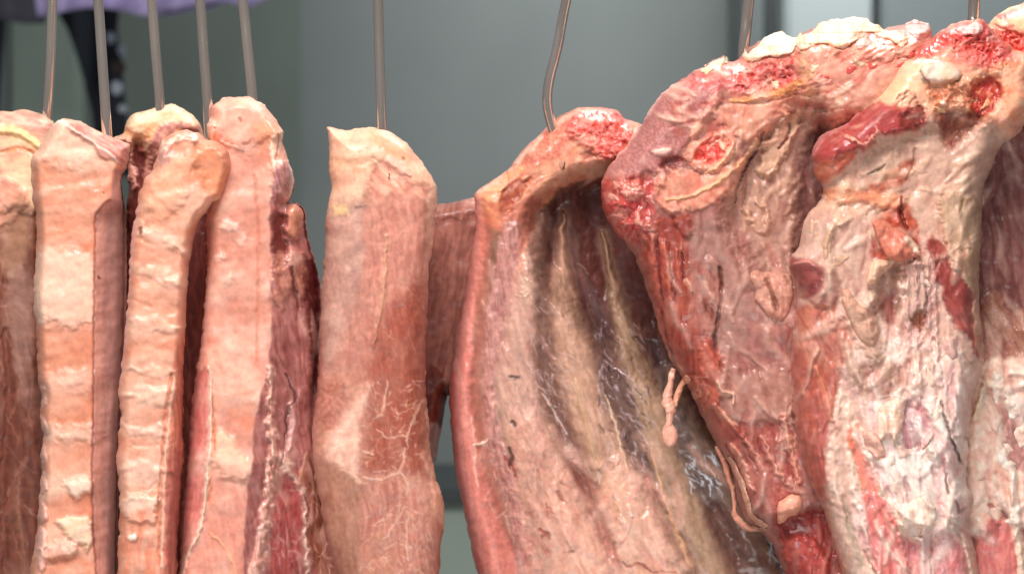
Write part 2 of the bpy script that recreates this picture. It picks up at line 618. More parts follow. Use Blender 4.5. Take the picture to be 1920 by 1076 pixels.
# wall boards
wl = bx('wall', -900, -900, 2900, 3200, YW, 0.1, WALLM, None, 0)
tag(wl, 'plain grey painted wall out of focus behind all the hanging meat', 'wall')
gp = cut('wall_panel', 250, 1600, YW - 0.03, 'dark greenish wall panel out of focus behind the pale strips of belly', 'panel')
bx('board', -700, -700, 560, 2600, YW - 0.03, 0.03, DARKP, gp, 0.012)
bx('skirting', -700, 2500, 560, 2600, YW - 0.04, 0.01, POSTM, gp, 0.002)
rp = cut('cabinet', 1600, 1600, YW - 0.35, 'pale cabinet with a bright door, blurred behind the large bloody cuts', 'cabinet')
bx('body', 1395, -500, 2600, 2300, YW - 0.34, 0.3, GREYP, rp)
bx('door', 1470, -450, 1642, 900, YW - 0.37, 0.02, PALEP, rp, 0.01)
bx('door', 1652, -450, 1990, 900, YW - 0.37, 0.02, GREYP, rp, 0.01)
bx('door_gap', 1642.5, -450, 1651.5, 900, YW - 0.36, 0.01, POSTM, rp, 0)
pp = cut('post', 1448, 1600, YW - 0.5, 'slim dark upright post beside the bright cabinet door', 'post')
bx('shaft', 1436, -500, 1462, 2300, YW - 0.48, 0.05, POSTM, pp, 0.01)
bx('foot', 1426, 2260, 1472, 2300, YW - 0.50, 0.09, POSTM, pp, 0.01)
# low counter seen through the gap by the rib rack
ct = cut('counter', 840, 1600, 2.2, 'grey green counter front with a dark edge, seen through the gap beside the ribs', 'counter')
bx('front', -200, 945, 1800, 2600, 2.2, 0.5, MINT, ct, 0.01)
bx('edge_strip', -200, 918, 1800, 944, 2.17, 0.5, POSTM, ct, 0.005)
# things behind the strips on the left
mb = cut('upright_board', 70, 700, 2.6, 'pale grey green upright board blurred behind the leftmost strips', 'board')
bx('board', 12, 20, 152, 1500, 2.6, 0.03, MINT, mb, 0.01)
bx('side_strip', -4, 20, 10, 1500, 2.58, 0.04, GREYP, mb, 0.01)


def sheet(name, rows, y, mat, parent, wav=0.012, freq=30, th=0.01):
    """hanging cloth: rows of (py, px0, px1), with folds and thickness"""
    n = 60
    V = []; 
    pys = [r[0] for r in rows]
    m = 24
    for k in range(m):
        py = pys[0] + (pys[-1] - pys[0]) * k / (m - 1)
        a = np.interp(py, pys, [r[1] for r in rows]); b = np.interp(py, pys, [r[2] for r in rows])
        for j in range(n):
            px = a + (b - a) * j / (n - 1)
            yy = y + wav * math.sin(px / freq + py / 300.0) + wav * 0.6 * math.sin(px / freq * 2.3 + 1)
            V.append(P(px, py + 8 * math.sin(px / 37.0) * (k / (m - 1)), yy))
    nV = len(V)
    V += [(a, b + th, c) for a, b, c in V]
    F = []
    for k in range(m - 1):
        for j in range(n - 1):
            i = k * n + j
            F.append((i, i + n, i + n + 1, i + 1))
            F.append((nV + i, nV + i + 1, nV + i + n + 1, nV + i + n))
    for k in range(m - 1):
        for j in (0, n - 1):
            i = k * n + j
            F.append((i, i + n, i + n + nV, i + nV) if j else (i, i + nV, i + n + nV, i + n))
    for j in range(n - 1):
        for k in (0, m - 1):
            i = k * n + j
            F.append((i, i + 1, i + 1 + nV, i + nV) if not k else (i, i + nV, i + 1 + nV, i + 1))
    return link(name, make_mesh(name, V, F, mat), parent)


cl = cut('cloth', 240, -200, 1.9, 'blurred lilac and white cloth with a drooping hem behind the left hooks', 'cloth')
sheet('cloth_panel', [(-500, 60, 520), (-60, 62, 500), (-20, 64, 480), (22, 70, 400)], 1.9, LILAC, cl, 0.02, 26)
sheet('hem', [(-500, 230, 700), (-100, 240, 560), (-10, 250, 500), (12, 255, 470)], 1.86, LILAC, cl, 0.02, 33)
dk = cut('cloth', 10, -200, 2.0, 'dark slate cloth in the top left corner, out of focus', 'cloth')
sheet('cloth_panel', [(-500, -300, 100), (-60, -300, 90), (36, -300, 84)], 2.0, plain_material('slate_cloth', '#5a5a66', 0.8, 0, 9, 0.15), dk, 0.02, 40)
nv = cut('apron', 160, 100, 2.3, 'dark navy apron hanging as a narrow wedge behind the second hook', 'apron')
sheet('apron_panel', [(-300, 100, 200), (20, 105, 200), (60, 128, 200), (130, 150, 206), (220, 172, 228), (330, 185, 240)], 2.3, NAVY, nv, 0.02, 30)
sheet('apron_side', [(-300, -60, 8), (40, -60, 10), (110, -60, 3), (200, -60, -6), (330, -60, -10)], 2.32, NAVY, nv, 0.02, 30)
st = cut('strap', 215, 30, 2.2, 'dark spotted strap hanging beside the navy apron, out of focus', 'strap')
sheet('band', [(-200, 196, 226), (20, 196, 222), (60, 200, 218), (110, 205, 226), (250, 205, 240), (330, 205, 244)], 2.2, NAVY, st, 0.004, 30)
for (a, b, c, d, m) in ((198, 60, 214, 82, SPOT), (220, 84, 232, 104, SPOT), (206, 112, 234, 138, BROWN), (208, 152, 228, 178, SPOT), (222, 196, 236, 212, SPOT)):
    V = []
    for k in range(16):
        t = k / 16 * 2 * math.pi
        V.append(P((a + c) / 2 + (c - a) / 2 * math.cos(t), (b + d) / 2 + (d - b) / 2 * math.sin(t), 2.19))
    V2 = [(p, q + 0.012, r) for p, q, r in V]
    me = bpy.data.meshes.new('spot')
    me.from_pydata(V + V2, [], [tuple(range(15, -1, -1)), tuple(range(16, 32))] + [(i, (i + 1) % 16, 16 + (i + 1) % 16, 16 + i) for i in range(16)])
    me.materials.append(m)
    link('spot', me, st)


# ------------------------------------------------------------------ the rail and its hooks
def tube(name, pts, rad, mat, parent, seg=14, step=0.004):
    p = [np.array(q, float) for q in pts]
    C = []
    for i in range(len(p) - 1):
        a, b, c, d = p[max(i - 1, 0)], p[i], p[i + 1], p[min(i + 2, len(p) - 1)]
        m = max(2, int(np.linalg.norm(c - b) / step))
        m = min(m, 24)
        for k in range(m):
            t = k / m
            C.append(0.5 * (2 * b + (c - a) * t + (2 * a - 5 * b + 4 * c - d) * t * t + (3 * b - a - 3 * c + d) * t ** 3))
    C.append(p[-1])
    n = len(C)
    V = []; F = []
    up = np.array([1.0, 0.2, 0.1])
    for i in range(n):
        tg = C[min(i + 1, n - 1)] - C[max(i - 1, 0)]; tg /= np.linalg.norm(tg)
        u = up - tg * up.dot(tg); u /= np.linalg.norm(u); v = np.cross(tg, u); up = u
        r = rad if not callable(rad) else rad(i / (n - 1))
        for k in range(seg):
            a = 2 * math.pi * k / seg
            V.append(C[i] + r * (math.cos(a) * u + math.sin(a) * v))
    for i in range(n - 1):
        for k in range(seg):
            F.append((i * seg + k, i * seg + (k + 1) % seg, (i + 1) * seg + (k + 1) % seg, (i + 1) * seg + k))
    V.append(C[0]); V.append(C[-1])
    me = bpy.data.meshes.new(name)
    F += [(len(V) - 2, (k + 1) % seg, k) for k in range(seg)] + [(len(V) - 1, (n - 1) * seg + k, (n - 1) * seg + (k + 1) % seg) for k in range(seg)]
    me.from_pydata([tuple(v) for v in V], [], F)
    me.polygons.foreach_set('use_smooth', [True] * len(F))
    me.materials.append(mat)
    return link(name, me, parent)


RAILY = 0.03
rail = tube('hanging_rail', [P(-500, -330, RAILY), P(960, -330, RAILY), P(2400, -330, RAILY)], 0.012, STEEL, None)
tag(rail, 'steel rail above the row of hooks', 'rail')


def hook(pts, y, label, r=9.6):
    top = pts[0]
    o = cut('meat_hook', pts[-1][0], pts[-1][1], y, label, 'hook', 'steel hooks holding the hanging meat')
    t = (pts[1][0] - top[0]) / (pts[1][1] - top[1])
    xr = top[0] - t * (top[1] + 300)
    R = 0.0165
    c = P(xr, -330, RAILY)
    W = []
    for a in (-60, -10, 40, 90, 140):          # the eye over the rail
        W.append((c[0], RAILY - R * math.cos(math.radians(a)), c[2] + R * math.sin(math.radians(a))))
    W = W[::-1]
    mid = P(xr, -270, (RAILY * 0.6 + y * 0.4) - 0.008)
    P_ = W + [mid] + [P(a, b, RAILY * (1 - (b + 300) / (pts[-1][1] + 300)) * 0.5 + y * (0.5 + 0.5 * (b + 300) / (pts[-1][1] + 300))) for a, b in pts]
    e = P(*pts[-1], y)
    P_ += [(e[0] + 0.002, y - 0.004, e[2] - 0.012), (e[0] + 0.004, y - 0.014, e[2] - 0.018), (e[0] + 0.005, y - 0.022, e[2] - 0.014)]
    tube('rod', P_, lambda t: r * S * (1.0 if t < 0.9 else max(0.1, (1 - t) * 10)), STEEL, o)
    return o


hook([(98, 0), (95, 110), (89, 214), (86, 250)], 0.075, 'steel hook in the strip at the left edge of the photo')
hook([(184, 0), (192, 120), (200, 240), (203, 280)], 0.02, 'steel hook beside the navy apron, holding the straight second strip')
hook([(284, 0), (292, 100), (300, 192), (302, 230)], 0.05, 'steel hook in the short yellow fat knob behind the curved strip')
hook([(375, 0), (382, 100), (390, 205), (392, 250)], 0.015, 'steel hook between the yellow fat knob and the tall round strip')
hook([(455, 0), (463, 80), (473, 178), (476, 220)], 0.02, 'steel hook in the tall round topped strip')
hook([(709, 0), (712, 120), (716, 240), (718, 280)], 0.015, 'steel hook standing alone above the broad slab in the middle')
hook([(1062, 0), (1045, 90), (1030, 150), (1026, 190), (1031, 222), (1042, 260)], 0.05, 'bent steel hook with a bright kink above the ribs')
hook([(1404, 0), (1398, 60), (1394, 100), (1396, 150)], 0.03, 'reddish steel hook above the large cut with cream fat lumps', 11)
hook([(1827, 0), (1825, 45), (1826, 90)], 0.02, 'steel hook at the top right by the bloody shoulder cut', 11)


# ------------------------------------------------------------------ belly strips on the left
O, LT, PK, YL = '#eab097', '#f8d5bf', '#f1b8a5', '#efd0ae'
DO = '#da9072'
STR = 'strips of pork belly on hooks'

# strip at the left edge
r = cut('pork_belly_strip', 40, 240, 0.085, 'strip cut off by the left edge, yellow fat cap above a brown lean side', 'pork strip', STR)
A = Flesh([(-90, 260), (-60, 225), (-10, 210), (40, 206), (75, 211), (98, 226), (105, 260), (92, 320), (88, 500), (90, 800), (92, 1100), (90, 1260), (-100, 1260), (-110, 700)],
          y=0.085, T=95, R=30, Tb=60, base='#8a5646', rag=4, seed=3)
A.sidepatch([(-200, 0), (-200, 1300)], '#8c5848', c2='#764638', tex=('f', 88, 60, 12), warp=0)  # brown lean, darkened so the recessed strip's shade sits in its colour
A.patch([(-120, 180), (40, 195), (110, 215), (100, 300), (85, 370), (60, 400), (20, 390), (-120, 420)], O, c2=YL, tex=('h', 90, 30), soft=8, dh=10, hs=12, part='fat_layer')
A.patch([(-80, 215), (0, 212), (60, 213), (98, 235), (85, 262), (50, 240), (0, 232), (-80, 250)], '#d99a8c', c2='#eec0aa', tex=('f', 15, 40, 8), soft=5, part='fat_layer')
A.stroke([(-40, 250, 7), (20, 245, 9), (60, 265, 9), (90, 290, 5)], '#f7d3a0', dh=8, soft=5)
A.stroke([(0, 285, 4), (40, 278, 5), (80, 300, 3)], '#d98c5c', dh=-5, soft=4)
A.patch([(-60, 330), (0, 335), (40, 345), (50, 375), (20, 420), (-60, 430)], '#f1b8a0', c2='#e8a48c', tex=('b', 20), soft=8, dh=6)
A.patch([(20, 380), (60, 380), (50, 480), (20, 520), (-5, 480)], '#b58a70', soft=12, a=.8)
A.patch([(25, 500), (60, 520), (62, 640), (48, 760), (30, 700), (15, 600)], '#b08a7c', soft=14, a=.7)
A.stroke([(48, 860, 4), (34, 900, 5), (32, 960, 6), (44, 1030, 5), (46, 1100, 4)], '#b0806c', dh=2, soft=6, a=.5)
A.stroke([(10, 620, 9), (18, 760, 12), (4, 900, 12), (12, 1100, 10)], '#7c4438', dh=-10, soft=10, a=.6)
A.veins((-20, 420, 80, 1080), 26, '#b98672', 85, 15, (40, 110), (1, 2.6), 2, 4, .5)
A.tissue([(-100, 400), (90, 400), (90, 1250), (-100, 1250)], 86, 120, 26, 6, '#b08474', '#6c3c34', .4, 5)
A.finish(r, grain=.35, amp=4)

# second strip: straight, flat rind with a lean side
r = cut('pork_belly_strip', 150, 235, 0.02, 'straight strip with a flat ridged fat face, second from the left', 'pork strip', STR)
B = Flesh([(58, 300), (70, 282), (92, 245), (108, 226), (130, 223), (160, 232), (196, 252), (222, 262), (244, 272), (242, 300), (236, 318), (226, 340), (236, 420), (236, 600), (228, 760), (222, 900), (218, 1060), (216, 1260),
           (56, 1260), (56, 1075), (64, 1030), (70, 985), (72, 940), (78, 890), (76, 850), (82, 815), (76, 790), (78, 740), (70, 700), (68, 620), (62, 560), (66, 500), (68, 420), (60, 360)],
          y=0.02, T=92, R=20, Tb=40, base=O, rag=3, rs=12, seed=5, main='fat_layer', wet=.35)
B.patch([(50, 200), (250, 200), (250, 1300), (40, 1300)], O, c2=DO, tex=('h', 150, 70), soft=3, warp=0)
B.wrinkles(5, 170, 64, c=LT, ca=.5)
for (ya, yb, c, a, dh) in ((225, 300, LT, .8, 5), (318, 352, DO, .7, -6), (398, 432, DO, .6, -5), (478, 600, LT, .75, 6), (612, 690, DO, .7, -7), (700, 725, PK, .6, 3), (735, 790, DO, .5, -3),
                           (800, 824, LT, .8, 8), (830, 890, O, .5, -3)):
    B.patch([(55, ya), (182, ya + 4), (182, yb), (55, yb - 4)], c, soft=13, dh=dh * .55, hs=14, a=a * .8, warp=14)
B.patch([(120, 905), (150, 895), (170, 900), (168, 925), (140, 930)], LT, soft=4, dh=8)
B.patch([(108, 980), (125, 970), (165, 970), (172, 1010), (165, 1030), (130, 1000)], LT, soft=4, dh=10, c2=YL, tex=('b', 12))
B.patch([(75, 1028), (100, 1018), (135, 1012), (150, 1030), (130, 1045), (85, 1048)], LT, soft=4, dh=11, c2=PK, tex=('b', 12))
B.patch([(60, 1050), (170, 1055), (180, 1200), (50, 1200)], DO, c2=O, tex=('h', 40, 26), soft=6, a=.7)
for yy in (745, 800, 850, 905, 960, 1010, 1050):
    B.patch([(68, yy - 22), (84, yy - 18), (88, yy + 12), (74, yy + 22)], '#f7c6b6', soft=4, dh=10, dome=9, warp=4, a=.8)
B.patch([(122, 235), (150, 233), (200, 258), (246, 272), (240, 312), (222, 305), (190, 290), (165, 268), (140, 252)], '#c68278', c2='#e0a898', tex=('f', 35, 40, 7), soft=5, dh=5, part='lean_meat')
B.stroke([(128, 238, 2.5), (160, 258, 3), (200, 285, 3), (224, 305, 2)], '#f4cdbd', dh=5, soft=2)
B.stroke([(100, 230, 4), (112, 226, 5), (124, 232, 4)], '#fbe2d4', dh=3, soft=3)
edge = [(222, 300), (216, 340), (212, 380), (178, 420), (176, 600), (176, 760), (174, 900), (176, 1000), (182, 1080), (186, 1260)]
edge = [(218, 300), (212, 340), (206, 375), (180, 400), (177, 470), (175, 600), (174, 760), (172, 900), (174, 1000), (180, 1080), (186, 1260)]
B.sidepatch(edge, '#d0a094', c2='#c0948a', tex=('f', 88, 70, 9), y0=318, part='lean_meat', wet=.4)
B.sidepatch([(p[0] + 6, p[1]) for p in edge], '#e0a692', soft=4, y0=330, a=.55)
B.sidepatch([(p[0] + 17, p[1]) for p in edge], '#c49488', c2='#b48c84', tex=('f', 88, 60, 7), y0=330, soft=5, a=.9)
B.fold([(228, 290)] + edge[1:], 1.5, 1, 4)
B.stroke([(p[0] + 1, p[1], 2.0) for p in edge[2:]], '#a85c46', dh=-5, soft=1.5, warp=2)
B.stroke([(185, 518, 2)] * 1 + [(187, 520, 2)], '#7c4030', soft=1)
B.stroke([(142, 472, 2), (147, 474, 2)], '#fff0e4', soft=1)
B.stroke([(194, 360, 1.5), (196, 361, 1.5)], '#7c4030', soft=1)
B.finish(r, grain=.35, amp=3.5, micro=.7)

# short yellow knob behind
r = cut('pork_belly_strip', 305, 205, 0.06, 'strip showing only its yellow fat knob between the second and the curved strip', 'pork strip', STR)
YL = '#f0cfae'
C3 = Flesh([(212, 262), (232, 246), (232, 236), (246, 216), (268, 208), (300, 199), (328, 194), (344, 204), (368, 222), (378, 238), (384, 270), (400, 330), (400, 700), (400, 1260), (225, 1260), (228, 700), (236, 420), (240, 360), (238, 300), (228, 272)],
           y=0.06, T=60, R=26, Tb=50, base=YL, rag=5, rs=16, seed=7, main='fat_layer', wet=.35)
C3.patch([(225, 240), (340, 190), (390, 230), (300, 400), (235, 420)], YL, c2='#f4b78c', tex=('b', 30), soft=8, warp=0)
C3.patch([(230, 330), (300, 300), (400, 330), (400, 1300), (220, 1300)], '#8c4a40', c2='#6e342e', tex=('f', 88, 60, 9), soft=12, part='lean_meat', dh=-50, hs=30)
C3.patch([(290, 245), (340, 228), (378, 240), (372, 252), (330, 245), (305, 285), (292, 350), (270, 330)], '#d8a08e', c2='#bb8078', tex=('b', 12), soft=5, dh=4)
C3.patch([(255, 215), (330, 196), (345, 206), (300, 214), (262, 232)], '#fbe2c8', soft=7, a=.7)
C3.patch([(214, 262), (236, 250), (250, 262), (246, 285), (226, 285)], '#f5c6b0', soft=4, dh=12, dome=14)
C3.patch([(240, 290), (252, 290), (254, 330), (262, 350), (250, 352), (240, 325)], '#efb2a4', soft=4, dh=12, dome=8)
C3.finish(r, grain=.35, amp=4)

# curved strip in front
r = cut('pork_belly_strip', 380, 240, 0.0, 'curved ridged strip leaning left in front of the yellow fat knob', 'pork strip', STR)
Dd = Flesh([(262, 360), (272, 335), (286, 318), (295, 285), (306, 262), (330, 248), (352, 244), (372, 250), (386, 262), (410, 266), (428, 280), (434, 310), (428, 335), (416, 372), (400, 380), (388, 396), (374, 412), (362, 450), (354, 500), (350, 545),
            (347, 620), (344, 680), (343, 740), (342, 800), (344, 850), (340, 900), (336, 960), (332, 1040), (330, 1260), (218, 1260), (220, 1060), (224, 960), (222, 900), (218, 860), (222, 820), (226, 780), (222, 730), (228, 690), (234, 620), (240, 560), (242, 500), (246, 450), (250, 420), (256, 390)],
           y=0.0, T=70, R=20, Tb=35, base=O, rag=3.5, rs=11, seed=11, main='fat_layer', wet=.4)
Dd.patch([(200, 200), (450, 200), (450, 1300), (200, 1300)], O, c2=DO, tex=('h', 140, 70), soft=3, warp=0, a=.8)
Dd.wrinkles(6, 150, 60, c=LT, ca=.5)
# slanting ridges
for (x0, y0, x1, y1, wd, c, dh, a) in ((268, 355, 320, 400, 16, DO, -6, .6), (262, 430, 360, 470, 14, LT, 7, .75), (258, 452, 356, 492, 11, DO, -7, .7), (252, 500, 358, 535, 14, LT, 7, .75), (300, 525, 352, 545, 12, '#c98a78', -4, .7),
                                       (250, 560, 340, 582, 14, DO, -7, .75), (245, 600, 345, 618, 12, LT, 8, .8), (240, 640, 335, 660, 18, DO, -5, .6), (240, 690, 330, 700, 13, LT, 6, .7), (232, 735, 325, 742, 18, LT, 9, .8),
                                       (235, 800, 320, 806, 15, '#fbd9c6', 9, .8), (245, 832, 318, 832, 8, O, -6, .8), (230, 872, 318, 880, 22, '#fbd9c6', 9, .7), (232, 918, 316, 914, 8, O, -7, .8)):
    Dd.stroke([(x0, y0, wd * .8), ((x0 + x1) / 2, (y0 + y1) / 2 + 3, wd), (x1, y1, wd * .8)], c, dh=dh * .5, soft=13, a=a * .62, warp=14, ws=34)
Dd.patch([(228, 935), (290, 930), (292, 960), (282, 985), (240, 975), (228, 960)], '#fbd3bd', soft=5, dh=9, wet=.7)
Dd.patch([(225, 985), (300, 980), (305, 1260), (215, 1260)], O, c2='#e38f72', tex=('f', 88, 70, 14), soft=8, a=.8)
Dd.patch([(240, 1000), (252, 1002), (252, 1012), (244, 1016)], '#fff0e0', soft=2, dh=7)
Dd.patch([(295, 330), (350, 290), (372, 300), (352, 345), (330, 400), (290, 420), (270, 380)], '#f3b494', soft=14, dh=8, hs=18, a=.7)
Dd.patch([(362, 280), (400, 275), (430, 300), (426, 360), (400, 370), (372, 330)], '#e39a76', soft=10, dh=-10, hs=14, a=.85)
Dd.patch([(300, 270), (325, 255), (355, 247), (380, 255), (374, 266), (330, 268), (308, 290), (298, 305)], '#fbd8c4', c2='#d9a898', tex=('b', 10), soft=4, dh=5)
Dd.patch([(300, 292), (320, 280), (318, 300), (298, 312)], '#b98a84', soft=5, a=.6)
Dd.stroke([(264, 430, 4), (265, 436, 4)], '#5a2418', soft=1.5, dh=-4)
Dd.patch([(252, 360), (262, 372), (252, 440), (246, 520), (236, 640), (228, 720), (222, 718), (232, 600), (242, 470)], '#f5c4bc', soft=4, a=.8, warp=3)
ed = [(420, 300), (420, 380), (352, 440), (350, 540), (338, 600), (330, 700), (312, 720), (306, 800), (300, 900), (302, 1000), (300, 1260)]
Dd.sidepatch([(345, 600), (334, 640), (322, 700), (312, 760), (306, 830), (302, 920), (300, 1000), (300, 1260)], '#e6977e', c2='#c8806c', tex=('f', 90, 70, 6), y0=640, soft=4, part='lean_meat')
Dd.stroke([(330, 700, 2.5), (320, 760, 3), (312, 850, 3), (308, 930, 3), (303, 1060, 3)], '#f4ccb4', dh=5, soft=3.5)
Dd.stroke([(322, 700, 2), (311, 760, 2), (304, 850, 2), (298, 930, 2), (297, 1060, 2)], '#c87a58', dh=-6, soft=2)
Dd.patch([(316, 860), (342, 850), (338, 1080), (330, 1260), (310, 1260), (310, 1000)], '#b4665a', c2='#c88070', tex=('f', 90, 60, 7), soft=5, part='lean_meat')
Dd.fold([(440, 300), (440, 380), (365, 440), (350, 560), (336, 700), (328, 760), (318, 900), (312, 1260)], 1.1, 1, 6)
Dd.finish(r, grain=.35, amp=3.5, micro=.7)

# tall round topped strip with a marbled lean side
r = cut('pork_belly_strip', 455, 190, 0.02, 'tall strip with a smooth round pink top and a marbled red side', 'pork strip', STR)
E = Flesh([(386, 232), (396, 222), (398, 200), (412, 188), (440, 181), (468, 182), (490, 192), (508, 212), (522, 232), (532, 248), (528, 268), (538, 292), (548, 322), (552, 345), (545, 372), (538, 382), (552, 380), (566, 388), (572, 400), (574, 430),
           (584, 470), (598, 520), (604, 600), (600, 700), (592, 760), (600, 830), (612, 900), (640, 1000), (660, 1100), (670, 1260), (336, 1260), (338, 1040), (342, 960), (350, 880), (356, 800), (364, 720), (376, 640), (384, 560), (389, 480), (388, 400), (404, 330), (404, 290), (392, 262)],
          y=0.02, T=88, R=24, Tb=40, base=O, rag=4, rs=12, seed=13, main='fat_layer', wet=.45)
E.patch([(370, 170), (560, 170), (540, 700), (470, 1300), (330, 1300)], '#ecb4a2', c2='#de9e8a', tex=('h', 60, 60), soft=4, warp=0)
E.patch([(386, 225), (400, 190), (440, 180), (490, 190), (525, 240), (505, 262), (470, 270), (455, 285), (420, 262), (395, 262)], '#f5bda6', c2='#f0ac98', tex=('b', 34), soft=12, dh=12, hs=16)
E.patch([(480, 235), (522, 240), (515, 290), (500, 330), (488, 320)], '#ee9e78', soft=12, a=.8)
E.patch([(392, 258), (440, 262), (465, 285), (500, 270), (512, 300), (500, 380), (490, 600), (450, 640), (390, 480), (384, 390), (405, 300)], '#e0a08c', c2='#d08e7a', tex=('b', 40), soft=14, a=.8)
E.patch([(384, 238), (396, 228), (408, 245), (402, 262), (388, 258)], '#f8cdb8', soft=4, dh=10, dome=10)
E.stroke([(414, 266, 2), (440, 276, 2.5), (460, 285, 2)], '#f7ccb8', dh=4, soft=2)
E.stroke([(449, 222, 3.5), (451, 226, 3)], '#a8685c', soft=2, dh=-3)
E.stroke([(497, 220, 1.5), (510, 230, 1.5)], '#d08a74', soft=1.5, dh=-3)
for (x, y, rx, ry) in ((430, 425, 18, 12), (458, 450, 12, 10), (428, 522, 10, 8), (412, 480, 10, 8)):
    E.patch([(x - rx, y), (x, y - ry), (x + rx, y + 3), (x, y + ry)], '#f6cbb9', soft=6, dh=4, a=.8)
E.patch([(384, 640), (480, 640), (490, 760), (480, 790), (460, 760), (440, 745), (400, 770), (375, 760)], '#f5b8a4', c2='#eea38c', tex=('b', 26), soft=10)
E.patch([(434, 762), (478, 758), (480, 800), (462, 806), (430, 790)], '#e2977e', soft=14, dh=-3)
E.patch([(408, 800), (440, 830), (472, 870), (466, 900), (420, 890), (400, 860)], '#f8c8ac', soft=12, dh=7, hs=12)
E.patch([(370, 900), (468, 900), (456, 1260), (340, 1260)], '#e29a88', c2='#eaa894', tex=('f', 80, 60, 14), soft=12, a=.9)
E.patch([(372, 700), (394, 700), (388, 860), (380, 1000), (350, 1040), (336, 1010), (346, 900), (358, 800)], '#cf7a70', c2='#dc9086', tex=('f', 100, 50, 8), soft=4, part='lean_meat', wet=.7)
E.stroke([(392, 690, 3), (396, 740, 4), (393, 840, 4.5), (384, 940, 4.5), (372, 1000, 4), (350, 1045, 3), (342, 1076, 3)], '#f6d2bc', dh=6, soft=4)
E.stroke([(400, 740, 2.5), (401, 840, 2.5), (392, 940, 2.5)], '#d27c56', dh=-6, soft=2)
E.stroke([(392, 1000, 2.5), (420, 1025, 3), (438, 1060, 3), (444, 1090, 3)], '#f4b494', dh=5, soft=2)
E.wrinkles(5, 130, 80, c=LT, ca=.4)
# right hand rim of fat
e5 = [(516, 240), (520, 290), (512, 330), (506, 380), (504, 420), (508, 480), (508, 600), (506, 690), (486, 740), (480, 800), (476, 860), (468, 920), (458, 1000), (456, 1260)]
e5 = [(560, 240), (560, 285), (530, 318), (512, 350), (506, 380), (506, 440), (510, 520), (509, 620), (505, 680), (492, 730), (482, 770), (476, 800), (474, 860), (464, 920), (458, 1000), (456, 1260)]
E.stroke([(478, 330, 3), (484, 420, 3), (484, 560, 3), (482, 680, 3)], '#c8745c', dh=-4, soft=4, a=.6)
E.sidepatch(e5, '#ac6c66', c2='#be827a', tex=('f', 80, 50, 7), soft=2.5, y0=290, part='lean_meat', wet=.75, warp=4)
E.fold(e5, .9, 1, 5, 4)
E.patch([(512, 248), (530, 250), (528, 275), (518, 300), (512, 330), (506, 300)], '#f9d0ba', soft=4, dh=6)
E.stroke([(524, 250, 1.5), (520, 280, 1.5), (516, 300, 1)], '#8c5048', dh=-6, soft=1.5)
E.patch([(520, 300), (545, 312), (550, 345), (543, 375), (530, 360), (515, 380), (510, 350)], '#b57a78', c2='#d8a8a0', tex=('f', 70, 30, 6), soft=4, dh=10)
E.stroke([(542, 300, 3), (550, 330, 4), (548, 352, 4), (541, 374, 4)], '#f4d2c8', dh=8, soft=3)
E.patch([(538, 384), (560, 382), (570, 398), (570, 425), (556, 450), (540, 440), (536, 410)], '#d99a80', c2='#c4806c', tex=('b', 16), soft=6, dh=12)
E.patch([(512, 400), (534, 400), (538, 470), (530, 520), (514, 470)], '#7c3a34', soft=7, dh=-12, hs=8)
E.patch([(516, 480), (560, 470), (585, 500), (570, 560), (548, 540), (530, 580), (514, 560)], '#c88c78', c2='#a86a5e', tex=('f', 80, 30, 8), soft=7, dh=6)
E.stroke([(548, 500, 3), (552, 540, 4), (560, 580, 3)], '#5c2420', dh=-9, soft=4)
E.patch([(575, 480), (598, 520), (602, 620), (600, 720), (588, 740), (584, 640), (572, 560)], '#6b2a2a', soft=8, dh=-14, hs=8)
E.stroke([(508, 690, 6), (506, 740, 8), (508, 790, 9), (512, 840, 11), (510, 900, 13), (498, 960, 11), (490, 1020, 12), (478, 1076, 14), (470, 1200, 16)], '#f0c4b4', dh=10, soft=4, warp=8, c2='#dca090', tex=('f', 80, 40, 8), part='fat_seam')
E.stroke([(512, 850, 8), (528, 860, 13), (540, 880, 11), (548, 890, 4)], '#f5cbb8', dh=10, soft=4, warp=6, part='fat_seam')
E.stroke([(546, 758, 6), (552, 780, 9), (548, 820, 8), (542, 845, 4)], '#e4b2ac', dh=9, soft=3)
E.stroke([(536, 700, 2), (548, 730, 2.5), (556, 745, 3), (540, 770, 2.5), (536, 810, 2.5), (528, 870, 2)], '#5c2828', dh=-10, soft=3.5)  # crack colour darkened with painted shade
E.stroke([(548, 890, 3), (560, 905, 5), (570, 930, 5), (574, 960, 4), (574, 1000, 4), (578, 1076, 4)], '#e6c0ae', dh=6, soft=5, warp=6, part='fat_seam#2')
E.stroke([(576, 850, 3), (566, 880, 4), (560, 915, 3)], '#d8a088', dh=5, soft=2)
E.stroke([(546, 960, 2), (540, 1010, 2.2), (545, 1076, 2)], '#dca09c', dh=4, soft=1.6)
E.patch([(520, 920), (550, 900), (566, 940), (560, 1050), (520, 1100), (505, 1060), (510, 980)], '#b0504e', c2='#c46c68', tex=('f', 100, 40, 5), soft=5, a=.8, wet=.9)
E.patch([(575, 860), (592, 860), (610, 930), (640, 1030), (640, 1100), (600, 1100), (580, 1000)], '#8a4c38', c2='#a0684c', tex=('f', 80, 30, 7), soft=6, a=.9)
E.veins((480, 700, 590, 1080), 46, '#d8a0a0', 85, 22, (10, 34), (.8, 1.8), 2, 9, .7)
E.veins((470, 900, 620, 1080), 30, '#e8b8b0', 70, 30, (10, 40), (.8, 2), 2, 19, .7)
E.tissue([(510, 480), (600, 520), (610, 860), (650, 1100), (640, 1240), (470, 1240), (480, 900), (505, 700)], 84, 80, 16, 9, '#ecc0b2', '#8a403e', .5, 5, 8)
E.finish(r, grain=.35, amp=3.5, micro=.9)

